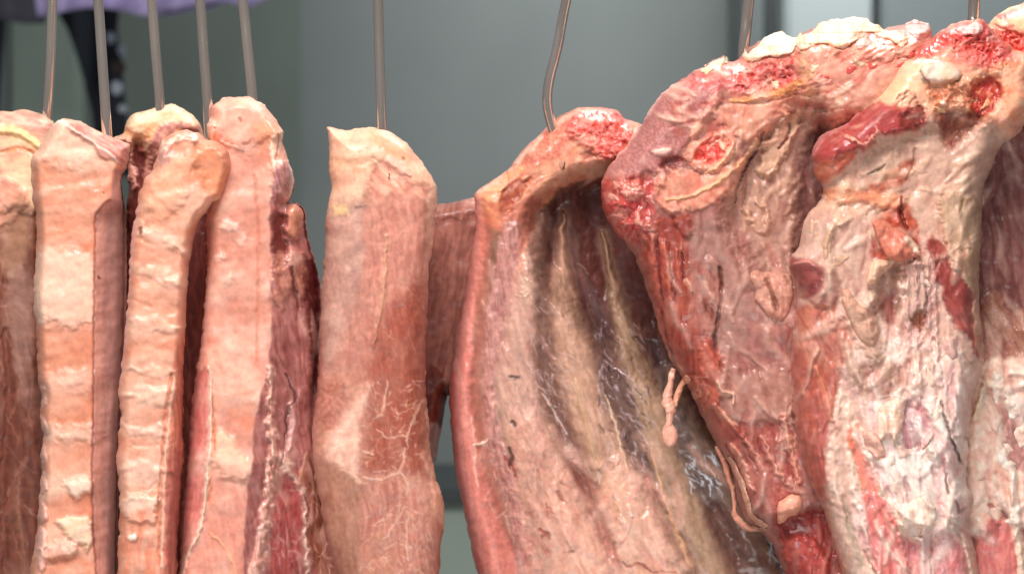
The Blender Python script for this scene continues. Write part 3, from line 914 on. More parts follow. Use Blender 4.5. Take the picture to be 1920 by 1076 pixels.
# broad slab in the middle
r = cut('pork_slab', 716, 250, 0.02, 'broad pork slab with cream fat top and fine white marbling, alone under its hook', 'pork slab')
Fm = Flesh([(613, 238), (628, 243), (650, 243), (690, 240), (718, 242), (740, 252), (764, 270), (785, 298), (804, 322), (818, 350), (820, 380), (814, 430), (808, 480), (802, 540), (800, 620), (798, 700), (800, 760), (806, 820), (812, 870), (820, 905), (830, 925), (833, 960), (830, 1010), (824, 1060), (820, 1260),
            (700, 1260), (650, 1120), (622, 1040), (605, 970), (592, 900), (584, 850), (586, 790), (594, 730), (598, 660), (600, 600), (604, 520), (610, 450), (608, 420), (616, 380), (622, 348), (616, 320), (618, 280)],
           y=0.02, T=74, R=52, Tb=40, base='#cb9886', rag=3.5, rs=13, seed=17, wet=.55, p=2.2)
Fm.patch([(600, 360), (830, 340), (810, 700), (590, 720)], '#d09886', c2='#c48676', tex=('f', 86, 70, 14), soft=14, warp=0)
Fm.patch([(605, 225), (720, 230), (800, 300), (822, 350), (760, 340), (710, 300), (690, 340), (680, 380), (640, 400), (605, 400)], '#f2c8ac', c2='#eeba9e', tex=('b', 40), soft=8, dh=4, part='fat_layer')
Fm.stroke([(620, 300, 10), (660, 308, 13), (700, 300, 9)], '#d6a07c', dh=-5, soft=9, a=.7)
Fm.patch([(690, 250), (740, 262), (775, 300), (735, 290), (700, 275)], '#eaa884', soft=10, a=.8)
Fm.stroke([(756, 296, 3), (758, 299, 3)], '#a8624a', soft=1.5, dh=-4)
Fm.patch([(698, 318), (722, 300), (742, 310), (790, 350), (810, 372), (770, 376), (740, 360), (705, 380), (692, 350)], '#dd9a84', c2='#efb8a2', tex=('f', 40, 40, 9), soft=6)
Fm.stroke([(700, 300, 3), (720, 325, 4), (745, 350, 3)], '#f4c9ae', dh=4, soft=2.5)
Fm.stroke([(730, 302, 9), (750, 318, 12), (770, 328, 5)], '#f3bda8', dh=6, soft=4)
Fm.patch([(806, 340), (818, 350), (820, 400), (808, 480), (800, 600), (796, 600), (800, 440)], '#f5cbb2', soft=4, a=.8)
Fm.patch([(608, 390), (680, 380), (690, 470), (668, 560), (640, 640), (612, 700), (600, 640), (606, 480)], '#cfa696', c2='#bd9286', tex=('b', 34), soft=14, a=.9)
Fm.patch([(625, 388), (650, 385), (655, 400), (630, 404)], '#ecc69a', soft=5)
Fm.patch([(690, 400), (790, 380), (800, 520), (790, 660), (730, 720), (680, 700), (690, 560)], '#c88878', c2='#d89c8a', tex=('f', 88, 60, 9), soft=14)
Fm.stroke([(724, 440, 3), (722, 500, 4), (718, 560, 5), (710, 600, 4), (700, 650, 3)], '#d9a48c', dh=4, soft=3)
Fm.stroke([(764, 540, 2), (780, 560, 3), (798, 580, 2)], '#e8b89c', dh=4, soft=2)
Fm.patch([(592, 720), (650, 700), (690, 700), (692, 740), (680, 860), (668, 900), (630, 880), (596, 860), (586, 800)], '#d8a18c', c2='#c58a78', tex=('b', 30), soft=9, part='fat_layer#2')
Fm.patch([(636, 790), (656, 762), (678, 740), (692, 720), (688, 760), (672, 800), (676, 850), (668, 900), (640, 880), (626, 870), (606, 840)], '#f6cdb8', c2='#eab8a4', tex=('b', 20), soft=9, dh=3, hs=14, part='fat_layer#2')
Fm.patch([(596, 720), (640, 710), (650, 740), (628, 800), (600, 800), (588, 780)], '#b87866', c2='#cc9080', tex=('s', 9), soft=8, a=.9)
Fm.patch([(700, 640), (740, 560), (796, 540), (800, 820), (790, 900), (720, 890), (680, 880), (690, 800)], '#b46a58', c2='#a65c4c', tex=('f', 86, 50, 7), soft=24, wet=.65)
Fm.patch([(606, 880), (660, 890), (690, 920), (700, 1000), (690, 1080), (660, 1120), (620, 1020)], '#c08e78', c2='#b07c68', tex=('f', 78, 60, 12), soft=12)
Fm.patch([(690, 900), (820, 900), (832, 980), (820, 1260), (700, 1260), (680, 1060)], '#c28070', c2='#ce9686', tex=('f', 84, 60, 8), soft=10, wet=.6)
Fm.patch([(690, 1010), (720, 1000), (735, 1060), (740, 1200), (700, 1200), (672, 1080)], '#c98e78', soft=12, a=.8)
Fm.patch([(796, 850), (815, 880), (832, 930), (833, 980), (822, 980), (812, 930)], '#e0a890', soft=6, dh=4)
Fm.stroke([(800, 700, 2.5), (802, 770, 3), (808, 850, 4), (820, 905, 4), (831, 935, 3.5), (832, 990, 3)], '#f4cfb4', dh=4, soft=2.5)
for pts in ([(728, 716, 2), (722, 750, 3), (716, 776, 2.5)], [(795, 750, 3), (780, 775, 3), (770, 800, 2.5), (762, 825, 2)], [(680, 895, 3), (710, 898, 3), (740, 890, 2.5), (756, 870, 2.5), (758, 840, 2)],
            [(640, 880, 3), (664, 892, 5), (676, 905, 4)], [(708, 806, 2), (726, 820, 2), (760, 815, 2)], [(752, 886, 2), (762, 905, 3), (766, 920, 2.5), (762, 926, 2)], [(700, 985, 2), (735, 965, 2)], [(720, 1010, 2), (745, 975, 2.5), (758, 950, 2)],
            [(764, 960, 2), (762, 1010, 2.5), (764, 1050, 2)], [(720, 1030, 2), (745, 1015, 2)], [(682, 846, 4), (700, 852, 3)]):
    Fm.stroke([(p[0], p[1], p[2] * .75) for p in pts], '#ecc0a8', dh=2, soft=1.8, a=.85, wet=.9)
Fm.veins((685, 700, 795, 890), 40, '#dba384', 150, 40, (8, 28), (.6, 1.4), 1, 5, .8)
Fm.veins((690, 890, 815, 1080), 60, '#dca888', 105, 35, (10, 36), (.6, 1.4), 1, 6, .8)
Fm.veins((640, 400, 800, 700), 40, '#d8a08c', 90, 25, (10, 40), (.6, 1.4), 1, 8, .5)
Fm.veins((680, 700, 815, 1080), 130, '#efc4ae', 100, 45, (6, 24), (.6, 1.3), .8, 66, .85)
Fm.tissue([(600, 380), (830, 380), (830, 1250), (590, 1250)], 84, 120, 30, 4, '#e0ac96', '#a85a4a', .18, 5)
Fm.finish(r, amp=3, micro=1.2)


# ------------------------------------------------------------------ the piece half hidden between slab and ribs
r = cut('pork_offcut', 850, 380, 0.10, 'brown red cut mostly hidden between the middle slab and the ribs', 'pork cut')
K = Flesh([(780, 384), (815, 384), (850, 379), (885, 372), (930, 370), (990, 400), (990, 700), (880, 720), (858, 745), (846, 752), (838, 738), (834, 770), (828, 800), (822, 835), (818, 860), (808, 872), (790, 850), (770, 800), (760, 500)],
          y=0.10, T=60, R=28, Tb=30, base='#9c6a5e', rag=3, seed=19, wet=.5)
K.patch([(780, 370), (920, 360), (890, 400), (850, 410), (790, 415)], '#d0a294', c2='#b98478', tex=('f', 0, 40, 8), soft=7, dh=6, part='fat_layer')
K.patch([(780, 400), (900, 390), (880, 520), (850, 700), (800, 700)], '#aa7466', c2='#8e5a4e', tex=('f', 100, 60, 10), soft=12)
K.patch([(790, 690), (834, 700), (832, 800), (800, 805), (780, 780)], '#8a4432', c2='#6e3024', tex=('f', 92, 50, 10), soft=5)
K.patch([(780, 800), (832, 802), (824, 850), (808, 880), (780, 870)], '#c49a8e', c2='#a87c74', tex=('f', 92, 40, 8), soft=5, part='fat_layer#2')
K.finish(r, amp=4)

# ------------------------------------------------------------------ rack of ribs
r = cut('rib_rack', 1100, 230, 0.07, 'rack of ribs seen from its hollow inner side, bloody knob on top', 'rib rack')
G = Flesh([(1022, 240), (1040, 224), (1062, 211), (1085, 203), (1110, 201), (1150, 205), (1172, 222), (1200, 232), (1260, 260), (1330, 360), (1400, 560), (1460, 800), (1500, 1000), (1520, 1260), (940, 1260), (912, 1140), (892, 1060), (872, 970), (856, 890), (847, 820), (842, 750), (846, 700), (856, 640), (870, 560), (884, 480), (892, 420), (890, 385), (888, 366), (904, 350), (930, 335), (952, 318), (966, 300), (985, 276), (1005, 258)],
          y=0.07, T=96, R=40, Tb=70, base='#a8846e', rag=3, rs=16, seed=23, wet=.6, main='membrane')
G.patch([(880, 480), (1000, 420), (1130, 330), (1300, 330), (1600, 1300), (930, 1300)], '#a07a66', c2='#8c6656', tex=('f', 76, 90, 14), soft=10, warp=0)
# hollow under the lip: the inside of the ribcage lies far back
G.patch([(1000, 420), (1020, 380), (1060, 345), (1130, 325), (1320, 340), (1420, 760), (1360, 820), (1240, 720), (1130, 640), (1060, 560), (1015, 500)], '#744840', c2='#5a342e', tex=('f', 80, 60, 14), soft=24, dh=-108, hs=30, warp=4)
G.patch([(1090, 350), (1180, 340), (1260, 480), (1250, 620), (1140, 560), (1100, 460)], '#5a302a', soft=26, dh=-14, hs=20, a=.8)  # dark maroon paints the lip's shadow into the hollow
# lip on top
G.patch([(1018, 238), (1090, 195), (1160, 200), (1210, 240), (1200, 330), (1130, 332), (1070, 345), (1030, 372), (990, 420), (940, 440), (885, 400), (885, 360), (960, 300)], '#dd9878', c2='#d08468', tex=('f', 35, 60, 12), soft=5, part='lean_meat')
G.patch([(1040, 300), (1120, 282), (1180, 290), (1170, 326), (1100, 325), (1050, 345), (1010, 370), (960, 380), (980, 330)], '#d99c82', c2='#e8b090', tex=('b', 22), soft=8)
G.patch([(945, 400), (960, 380), (1020, 360), (1010, 400), (1000, 440), (985, 520), (960, 560), (945, 500)], '#cf8a74', c2='#b97260', tex=('f', 110, 50, 9), soft=8)
G.patch([(1000, 262), (1050, 222), (1090, 235), (1060, 290), (1010, 310), (975, 320)], '#cf7c68', c2='#e59a82', tex=('s', 7), soft=7)
G.patch([(1062, 230), (1090, 206), (1150, 204), (1184, 228), (1172, 290), (1130, 300), (1092, 272), (1076, 262)], '#dc6258', c2='#ee9488', tex=('s', 11), soft=6, dh=9, hs=9, nh=7, rough=3, wet=.9, part='bone_end')
G.veins((1070, 212, 1170, 280), 30, '#f4a498', 60, 50, (6, 18), (1, 2.4), 4, 3, .8)
G.veins((1110, 220, 1200, 300), 24, '#a82826', 70, 50, (5, 16), (1, 2.4), -5, 4, .8)
G.stroke([(1022, 244, 3), (1050, 226, 4), (1078, 212, 4), (1110, 206, 3), (1150, 208, 3)], '#f2b0a0', dh=5, soft=3, wet=.9)
G.stroke([(894, 362, 5), (930, 342, 6), (962, 312, 6), (990, 282, 5), (1015, 255, 4)], '#f0c0aa', dh=6, soft=3, warp=5, part='fat_seam')
G.stroke([(905, 370, 9), (935, 355, 13), (960, 330, 11), (975, 316, 6)], '#eeae80', dh=5, soft=6, c2='#eb9f84', tex=('b', 12), part='fat_seam')
G.patch([(940, 372), (962, 340), (1000, 338), (975, 360), (955, 400), (938, 400)], '#b8664a', c2='#a0523e', tex=('b', 14), soft=6, dh=-8)
G.patch([(1085, 290), (1110, 282), (1116, 300), (1092, 306)], '#b9705c', soft=6, dh=-5)
# pink flank down the left edge
G.stroke([(885, 380, 16), (888, 460, 22), (872, 560, 22), (868, 660, 20), (864, 760, 22), (880, 880, 28), (900, 980, 34), (935, 1080, 44), (960, 1200, 50)], '#dc8e82', dh=14, soft=8, c2='#e29c90', tex=('f', 84, 90, 10), part='lean_meat', wet=.6, hk=1.3)
G.stroke([(912, 420, 12), (905, 520, 12), (900, 640, 10), (894, 740, 12), (910, 860, 18), (930, 960, 18), (955, 1060, 18), (975, 1200, 20)], '#c06a5a', soft=9, a=.5, c2='#c87868', tex=('f', 84, 50, 8))
G.stroke([(884, 780, 2), (892, 830, 3), (890, 870, 3), (896, 910, 2.5)], '#efb4a4', dh=4, soft=2)
G.stroke([(889, 836, 2), (905, 830, 4), (918, 822, 2)], '#f8d4c0', dh=8, soft=1.5, wet=1)
G.stroke([(850, 700, 5), (848, 780, 6), (858, 880, 6), (880, 990, 6), (900, 1070, 6)], '#d05c50', soft=4, a=.6)
# membrane between flank and first rib
G.stroke([(960, 430, 18), (945, 520, 22), (930, 620, 20), (915, 720, 12), (930, 820, 14), (958, 920, 16), (985, 1020, 20), (1010, 1200, 24)], '#c8968c', c2='#b07a72', tex=('f', 82, 40, 6), soft=6, dh=5, warp=6)
# ribs
RB = [([(1020, 400, 4), (1004, 460, 12), (990, 520, 20), (975, 620, 24), (968, 720, 34), (985, 800, 36), (1012, 880, 38), (1050, 970, 46), (1096, 1060, 58), (1130, 1200, 60)], '#caa090', '#d8b09e'),
      ([(1056, 400, 3), (1054, 500, 11), (1062, 600, 21), (1082, 700, 32), (1110, 790, 34), (1144, 870, 36), (1190, 960, 44), (1236, 1050, 54), (1270, 1200, 54)], '#be957f', '#d0a892'),
      ([(1130, 440, 3), (1156, 560, 10), (1180, 650, 18), (1206, 730, 26), (1236, 820, 30), (1272, 920, 34), (1310, 1010, 36), (1350, 1100, 38)], '#aa8a72', '#bc9c84'),
      ([(1250, 700, 14), (1290, 800, 18), (1340, 900, 22), (1390, 1000, 24), (1430, 1100, 24)], '#987e70', '#a88c7a')]
for nr, (pts, c, c2) in enumerate(RB):
    pts = [(p[0], p[1], p[2] * 1.12) for p in pts]
    G.stroke(pts, c, c2=c2, tex=('f', 72, 60, 9), dh=15, soft=16, hk=1.7, warp=5, ws=30, part='rib#%d' % nr, wet=.7)
# dark strips of muscle between the ribs
for pts, c, c2 in (([(1018, 500, 10), (1016, 600, 14), (1022, 700, 22), (1046, 780, 20), (1074, 850, 18), (1104, 920, 12)], '#86665e', '#725650'),
                   ([(1110, 560, 14), (1132, 650, 20), (1150, 720, 30), (1178, 800, 24), (1206, 870, 20), (1230, 930, 16)], '#6e5858', '#584649'),
                   ([(1226, 640, 10), (1250, 720, 14), (1284, 830, 20), (1316, 890, 26), (1340, 950, 24), (1380, 1040, 26)], '#685c5e', '#52484c')):
    G.stroke(pts, c, c2=c2, tex=('f', 70, 30, 4), dh=-10, soft=8, warp=6, wet=1, rough=None) if False else G.stroke(pts, c, c2=c2, tex=('f', 70, 30, 4), dh=-5, soft=15, a=.85, warp=6, wet=1)
G.veins((995, 560, 1070, 860), 60, '#c9a8a4', 62, 10, (14, 40), (.8, 1.7), 3, 2, .8)
G.veins((1115, 600, 1210, 900), 80, '#c8b4b8', 66, 14, (8, 30), (.8, 1.8), 4, 3, .85)  # pale fibrils, with glints painted in among them
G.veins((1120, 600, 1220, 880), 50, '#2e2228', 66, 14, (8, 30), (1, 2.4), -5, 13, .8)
G.veins((1285, 830, 1345, 915), 30, '#e8eef6', 58, 12, (8, 24), (.9, 2), 5, 5, .95)  # white-blue glints painted into the colour
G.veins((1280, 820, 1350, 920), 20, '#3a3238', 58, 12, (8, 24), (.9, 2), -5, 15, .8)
G.stroke([(1136, 740, 1.6), (1152, 790, 2.2), (1166, 840, 2), (1178, 882, 2)], '#e8c8ac', dh=5, soft=1.4, wet=1)
G.stroke([(1018, 738, 1.6), (1040, 775, 2), (1062, 812, 1.6)], '#d9c0b6', dh=5, soft=1.4, wet=1)
G.stroke([(1078, 710, 2.5), (1092, 770, 3), (1110, 840, 3.5), (1124, 880, 3)], '#d2b088', dh=5, soft=3, a=.8)
# lower half: the flesh thickens again towards the belly
G.patch([(960, 800), (1010, 800), (1060, 900), (1130, 1010), (1190, 1100), (1180, 1260), (1000, 1260), (985, 1020), (965, 900)], '#deb09c', c2='#cf9684', tex=('f', 66, 50, 12), soft=22, dh=10, hs=30, a=.75)
G.patch([(1020, 900), (1070, 940), (1130, 1050), (1150, 1200), (1060, 1200), (1040, 1000)], '#efc4ae', c2='#e0a890', tex=('f', 66, 60, 12), soft=16, a=.8)
G.patch([(1150, 920), (1176, 900), (1220, 960), (1280, 1060), (1310, 1200), (1180, 1200), (1150, 1020)], '#efc4b0', c2='#e2b098', tex=('f', 62, 70, 14), soft=18, dh=12, hs=26, a=.85, wet=.9)
G.patch([(1130, 880), (1170, 900), (1165, 960), (1130, 950)], '#e8b89c', soft=12, a=.7, wet=1)
G.veins((1150, 925, 1190, 975), 16, '#fff0e4', 45, 40, (4, 12), (1, 2.2), 5, 6, .9)  # highlight flecks painted on the glossy spot
G.stroke([(1075, 860, 8), (1100, 930, 14), (1140, 1010, 14), (1165, 1100, 12)], '#a8665c', soft=8, dh=-6, a=.75, c2='#905048', tex=('f', 66, 30, 6), warp=6)
G.stroke([(1210, 900, 12), (1244, 970, 18), (1282, 1040, 20), (1320, 1140, 20)], '#8c6252', soft=10, dh=-8, a=.8, c2='#7a5046', tex=('f', 66, 40, 7), warp=6)
G.stroke([(1340, 960, 24), (1390, 1040, 40), (1430, 1160, 50)], '#7a4c40', soft=16, dh=-12, a=.9, c2='#5c3832', tex=('f', 60, 50, 9))
G.stroke([(1220, 840, 2), (1236, 900, 2.5), (1262, 980, 3), (1296, 1060, 3)], '#d8a884', dh=5, soft=2)
G.stroke([(1440, 1000, 10), (1462, 1040, 14), (1484, 1090, 12)], '#8c8480', soft=6, c2='#50444a', tex=('f', 60, 20, 4), wet=1)
G.veins((1435, 1000, 1490, 1080), 12, '#d8dce4', 62, 12, (10, 30), (.9, 2), 4, 7, .9)  # cold pale glints, painted as colour
# scratches, blood and dark bits
for pts in ([(1060, 885, 2), (1055, 905, 2), (1074, 915, 2)], [(1012, 992, 3), (1024, 1000, 4), (1032, 1010, 2)], [(1022, 1000, 3), (1014, 1008, 2)], [(1060, 1036, 2), (1076, 1034, 2.5), (1062, 1042, 2)], [(945, 855, 3), (958, 872, 4), (968, 895, 3)], [(1168, 1052, 2), (1176, 1062, 3), (1200, 1056, 3), (1226, 1072, 2.5), (1270, 1072, 2)],
            [(1044, 920, 4), (1052, 932, 4), (1058, 940, 2)]):
    G.stroke(pts, '#94322a', dh=-4, soft=1.6, a=.9)
for pts in ([(958, 706, 4), (966, 710, 5), (974, 708, 3)], [(960, 792, 5), (966, 796, 4)], [(955, 840, 3), (960, 860, 4), (956, 875, 2)]):
    G.stroke(pts, '#3c2420', dh=-5, soft=1.6)
G.veins((930, 860, 1030, 1060), 40, '#c07468', 66, 18, (10, 40), (.9, 2.2), -3, 8, .7)
G.veins((985, 850, 1060, 960), 24, '#b86458', 66, 25, (6, 26), (1, 2.6), -3, 28, .7)
G.veins((910, 700, 1010, 1000), 40, '#e2bcae', 72, 16, (10, 40), (.9, 2.0), 3, 9, .6)
G.veins((1030, 460, 1110, 700), 20, '#c09a80', 80, 12, (20, 60), (.9, 2.0), 3, 10, .5)
G.veins((965, 520, 1000, 560), 12, '#e0c4a8', 60, 40, (8, 26), (1, 2.4), 6, 12, .9)
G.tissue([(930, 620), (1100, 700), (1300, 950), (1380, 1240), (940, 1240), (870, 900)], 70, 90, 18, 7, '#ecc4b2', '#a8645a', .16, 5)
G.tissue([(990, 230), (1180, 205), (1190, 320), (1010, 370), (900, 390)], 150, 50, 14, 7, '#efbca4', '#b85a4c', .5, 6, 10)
G.veins((960, 780, 1300, 1080), 26, '#eec0ae', 68, 8, (60, 150), (5, 12), 4, 71, .55, 6)
G.veins((960, 860, 1260, 1080), 16, '#d88a7c', 68, 10, (40, 110), (3, 8), -2, 72, .45, 5)
G.veins((900, 440, 1010, 800), 14, '#dca89c', 84, 8, (50, 130), (3, 7), 3, 73, .5, 5)
G.finish(r, amp=3, micro=1.4)

# ------------------------------------------------------------------ large shoulder cut with fat lumps
r = cut('pork_shoulder', 1400, 130, 0.02, 'large cut with cream fat lumps along its top and a dusty pink sawn face', 'pork shoulder')
H = Flesh([(1127, 352), (1134, 325), (1152, 298), (1180, 264), (1200, 236), (1220, 205), (1240, 176), (1255, 163), (1275, 150), (1310, 128), (1340, 112), (1360, 106), (1364, 116), (1385, 112), (1398, 96), (1420, 80), (1450, 70), (1490, 74), (1510, 60), (1550, 44), (1600, 40), (1650, 56), (1700, 44), (1742, 48), (1760, 100), (1840, 120), (1850, 400), (1800, 700), (1750, 1076), (1750, 1260), (1600, 1260), (1500, 1130), (1472, 1076), (1446, 1020), (1420, 990), (1396, 970), (1380, 930), (1372, 880), (1345, 835), (1322, 790), (1300, 745), (1284, 715), (1262, 680), (1250, 660), (1236, 620), (1222, 570), (1204, 520), (1184, 470), (1160, 445), (1140, 415), (1128, 385)],
          y=0.02, T=120, R=55, Tb=60, base='#b07a6c', rag=4, rs=13, seed=29, wet=.6)
H.patch([(1200, 380), (1520, 180), (1560, 500), (1600, 1300), (1450, 1300), (1240, 640)], '#b47e74', c2='#a06c64', tex=('f', 84, 70, 18), soft=14, warp=0)
# sawn face
H.patch([(1130, 330), (1180, 262), (1255, 163), (1310, 150), (1352, 160), (1335, 210), (1300, 255), (1280, 285), (1250, 300), (1225, 322), (1165, 335)], '#b0706c', c2='#c28a82', tex=('s', 5), soft=6, dh=6, wet=.35, rough=.6)
H.stroke([(1150, 300, 3), (1180, 262, 4), (1215, 210, 4), (1245, 170, 4), (1268, 155, 4)], '#e3b4a8', dh=3, soft=2.5)
H.patch([(1255, 165), (1330, 125), (1390, 115), (1385, 150), (1345, 175), (1310, 165)], '#d68a82', c2='#c06a66', tex=('s', 7), soft=8)
H.patch([(1265, 190), (1300, 180), (1290, 240), (1270, 262), (1258, 230)], '#bd7468', c2='#a85e58', tex=('f', 80, 22, 5), soft=8)
H.patch([(1356, 130), (1400, 112), (1470, 112), (1498, 140), (1494, 165), (1440, 172), (1400, 178), (1372, 172), (1380, 150)], '#d8625c', c2='#ea938a', tex=('s', 12), soft=13, nh=9, rough=3, wet=.9)
H.patch([(1400, 112), (1500, 90), (1600, 80), (1680, 80), (1660, 130), (1560, 170), (1500, 170), (1490, 130)], '#e2a090', c2='#d07a70', tex=('b', 14), soft=8)
H.patch([(1560, 82), (1640, 60), (1745, 60), (1740, 110), (1680, 120), (1600, 125), (1570, 110)], '#da645c', c2='#ec988c', tex=('f', 160, 26, 5), soft=12, nh=9, rough=2.4, wet=.9)
H.veins((1575, 70, 1740, 120), 36, '#a82a2a', 165, 22, (8, 26), (1, 2.4), -5, 3, .8)
H.veins((1370, 120, 1490, 165), 36, '#a42c2a', 20, 60, (4, 14), (1, 2.6), -6, 4, .8)
H.veins((1370, 120, 1490, 165), 30, '#f4b4a8', 20, 60, (4, 14), (1, 2.4), 5, 14, .8)
H.patch([(1700, 48), (1742, 50), (1738, 75), (1706, 78)], '#d89a92', c2='#efc0b8', tex=('s', 7), soft=4)
H.patch([(1500, 80), (1620, 70), (1780, 60), (1780, 230), (1600, 235), (1540, 235), (1500, 170)], '#e2a08c', c2='#efc0a4', tex=('f', 150, 40, 12), soft=16, dh=80, hs=40, a=.6)
# white streaks on the sawn face
H.patch([(1318, 210), (1330, 186), (1348, 172), (1350, 190), (1336, 215), (1322, 222)], '#eeb6a6', c2='#dc9486', tex=('s', 6), soft=3, dh=7)
H.patch([(1222, 284), (1245, 276), (1262, 278), (1250, 292), (1228, 292)], '#efc2b4', soft=2.5, dh=7, warp=4)
H.patch([(1296, 240), (1310, 222), (1316, 240), (1300, 262), (1290, 258)], '#eab49c', soft=4, dh=5)
H.patch([(1226, 335), (1232, 312), (1242, 316), (1252, 330), (1244, 348), (1230, 352)], '#efb6a8', soft=3, dh=8)
# bone end with blood
H.patch([(1280, 300), (1300, 268), (1340, 246), (1372, 240), (1384, 262), (1372, 300), (1345, 322), (1312, 325)], '#e0907c', c2='#efb49c', tex=('s', 8), soft=5, dh=10, dome=14, part='bone_end')
H.patch([(1300, 300), (1316, 270), (1345, 258), (1366, 262), (1360, 290), (1336, 308)], '#dc4c44', c2='#ee7c6e', tex=('s', 9), soft=5, dh=-8, nh=6, rough=3, wet=1, part='bone_end')
H.patch([(1346, 268), (1354, 260), (1364, 270), (1356, 280)], '#f4c8ac', soft=2, dh=7)
H.stroke([(1375, 270, 4), (1362, 296, 5), (1340, 318, 4), (1322, 324, 3)], '#f2b894', dh=6, soft=3)
H.veins((1270, 296, 1330, 320), 14, '#f2c0ac', 160, 30, (8, 22), (1.2, 2.6), 5, 5, .9)
H.patch([(1290, 300), (1260, 318), (1230, 310), (1262, 290)], '#8e4640', soft=6, dh=-6)
# red blunt nose at the left
H.patch([(1120, 340), (1160, 332), (1220, 336), (1234, 370), (1216, 420), (1186, 462), (1150, 440), (1120, 400)], '#cc625a', c2='#b84a48', tex=('b', 18), soft=12, nh=6, rough=2, wet=.9, part='blood_meat' if False else None)
H.patch([(1160, 345), (1195, 340), (1210, 362), (1180, 375)], '#f0b8a6', c2='#d8746a', tex=('s', 5), soft=4, dh=4, nh=5)
H.veins((1150, 345, 1235, 440), 22, '#f2b0a0', 100, 45, (8, 26), (1, 2.6), 5, 6, .8)
H.veins((1150, 380, 1210, 440), 16, '#8a1e20', 100, 50, (6, 18), (1, 2.4), -6, 7, .8)
# muscle wedge below the sawn face
H.patch([(1228, 348), (1270, 322), (1330, 328), (1360, 310), (1400, 300), (1380, 350), (1330, 385), (1260, 400), (1230, 380)], '#d98c78', c2='#e4a68e', tex=('b', 20), soft=6, dh=6)
H.stroke([(1250, 375, 3), (1300, 366, 4), (1350, 340, 5), (1395, 300, 5), (1420, 262, 5)], '#eab48e', dh=6, soft=3)
H.patch([(1258, 390), (1270, 378), (1284, 400), (1298, 430), (1292, 446), (1272, 430)], '#cf9484', c2='#e0ac98', tex=('b', 12), soft=4, dh=9)
# cream and amber bands under the red top
H.patch([(1380, 190), (1430, 180), (1500, 165), (1520, 190), (1470, 220), (1430, 260), (1390, 262), (1360, 230), (1340, 235), (1350, 200)], '#dda088', c2='#cf8c78', tex=('f', 100, 24, 5), soft=7, dh=5)
H.stroke([(1372, 190, 5), (1420, 184, 7), (1470, 172, 8), (1500, 155, 7)], '#e0a070', dh=5, soft=4, c2='#c98454', tex=('f', 170, 24, 5))
H.stroke([(1390, 196, 2), (1440, 192, 3), (1494, 176, 3)], '#a85c40', dh=-6, soft=2.5)
H.stroke([(1500, 110, 8), (1520, 160, 12), (1510, 220, 9), (1490, 250, 5)], '#e2aa88', dh=4, soft=6)
# hollow face turned to the right
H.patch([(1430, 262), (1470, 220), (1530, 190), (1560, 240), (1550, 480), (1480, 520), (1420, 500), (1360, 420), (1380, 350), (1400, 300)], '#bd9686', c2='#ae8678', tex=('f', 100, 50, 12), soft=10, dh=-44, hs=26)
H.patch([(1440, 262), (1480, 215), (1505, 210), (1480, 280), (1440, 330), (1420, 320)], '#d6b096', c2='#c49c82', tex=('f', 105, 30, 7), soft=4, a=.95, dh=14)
H.patch([(1500, 300), (1560, 240), (1560, 480), (1490, 500)], '#8a5e58', c2='#74504a', tex=('f', 90, 50, 12), soft=14, dh=-16, hs=20)  # mauve darkening paints in the shade between the two shoulder cuts
H.stroke([(1432, 248, 2), (1420, 280, 3), (1400, 310, 3), (1384, 350, 3.5), (1378, 380, 2)], '#5c322a', dh=-16, soft=2)  # crack, its shade painted in dark brown
H.stroke([(1484, 232, 2), (1474, 262, 3), (1460, 280, 2.5)], '#5c342c', dh=-15, soft=2)  # second crack, shade painted the same way
H.stroke([(1434, 344, 3), (1436, 350, 3)], '#e8d4cc', dh=5, soft=2, wet=1)
# belly of the cut
H.patch([(1200, 440), (1290, 400), (1310, 500), (1330, 640), (1350, 780), (1310, 760), (1240, 620)], '#b0604f', c2='#98463e', tex=('f', 88, 50, 9), soft=10, wet=.8)
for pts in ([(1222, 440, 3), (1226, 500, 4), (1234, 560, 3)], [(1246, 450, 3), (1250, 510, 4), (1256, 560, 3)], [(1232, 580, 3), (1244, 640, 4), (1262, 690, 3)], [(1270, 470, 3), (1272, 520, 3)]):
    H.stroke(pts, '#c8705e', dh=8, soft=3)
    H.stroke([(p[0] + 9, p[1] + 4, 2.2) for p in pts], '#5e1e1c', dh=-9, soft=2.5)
H.patch([(1290, 430), (1390, 400), (1420, 500), (1400, 640), (1340, 660), (1310, 560)], '#b88c80', c2='#a87c72', tex=('b', 30), soft=14)
H.stroke([(1286, 525, 4), (1294, 536, 6), (1300, 548, 3)], '#dca894', dh=7, soft=3)
H.stroke([(1310, 500, 8), (1340, 530, 14), (1330, 580, 14), (1322, 640, 10)], '#b67668', c2='#8c5048', tex=('f', 95, 20, 6), soft=7, nh=None if False else 0, warp=9) if False else H.stroke([(1310, 500, 8), (1340, 530, 14), (1330, 580, 14), (1322, 640, 10)], '#b67668', c2='#8c5048', tex=('f', 95, 20, 6), soft=7, warp=9)
H.stroke([(1350, 500, 4), (1352, 560, 3), (1340, 640, 4), (1352, 690, 3)], '#4e2420', dh=-12, soft=4)  # groove with its darkness painted into the colour
H.stroke([(1400, 400, 10), (1430, 430, 14), (1440, 400, 10), (1420, 380, 8)], '#caa08c', dh=7, soft=6, warp=9)
H.patch([(1320, 640), (1350, 660), (1360, 720), (1340, 760), (1310, 730)], '#b25a4c', c2='#c87866', tex=('f', 60, 30, 7), soft=7, dh=8)
H.veins((1285, 700, 1330, 740), 14, '#e8a890', 40, 50, (10, 26), (1, 2.4), 5, 8, .9)
H.patch([(1348, 690), (1400, 700), (1480, 690), (1490, 760), (1440, 800), (1390, 790), (1360, 770)], '#c09284', c2='#b07e70', tex=('b', 26), soft=9, dh=7, hs=12)
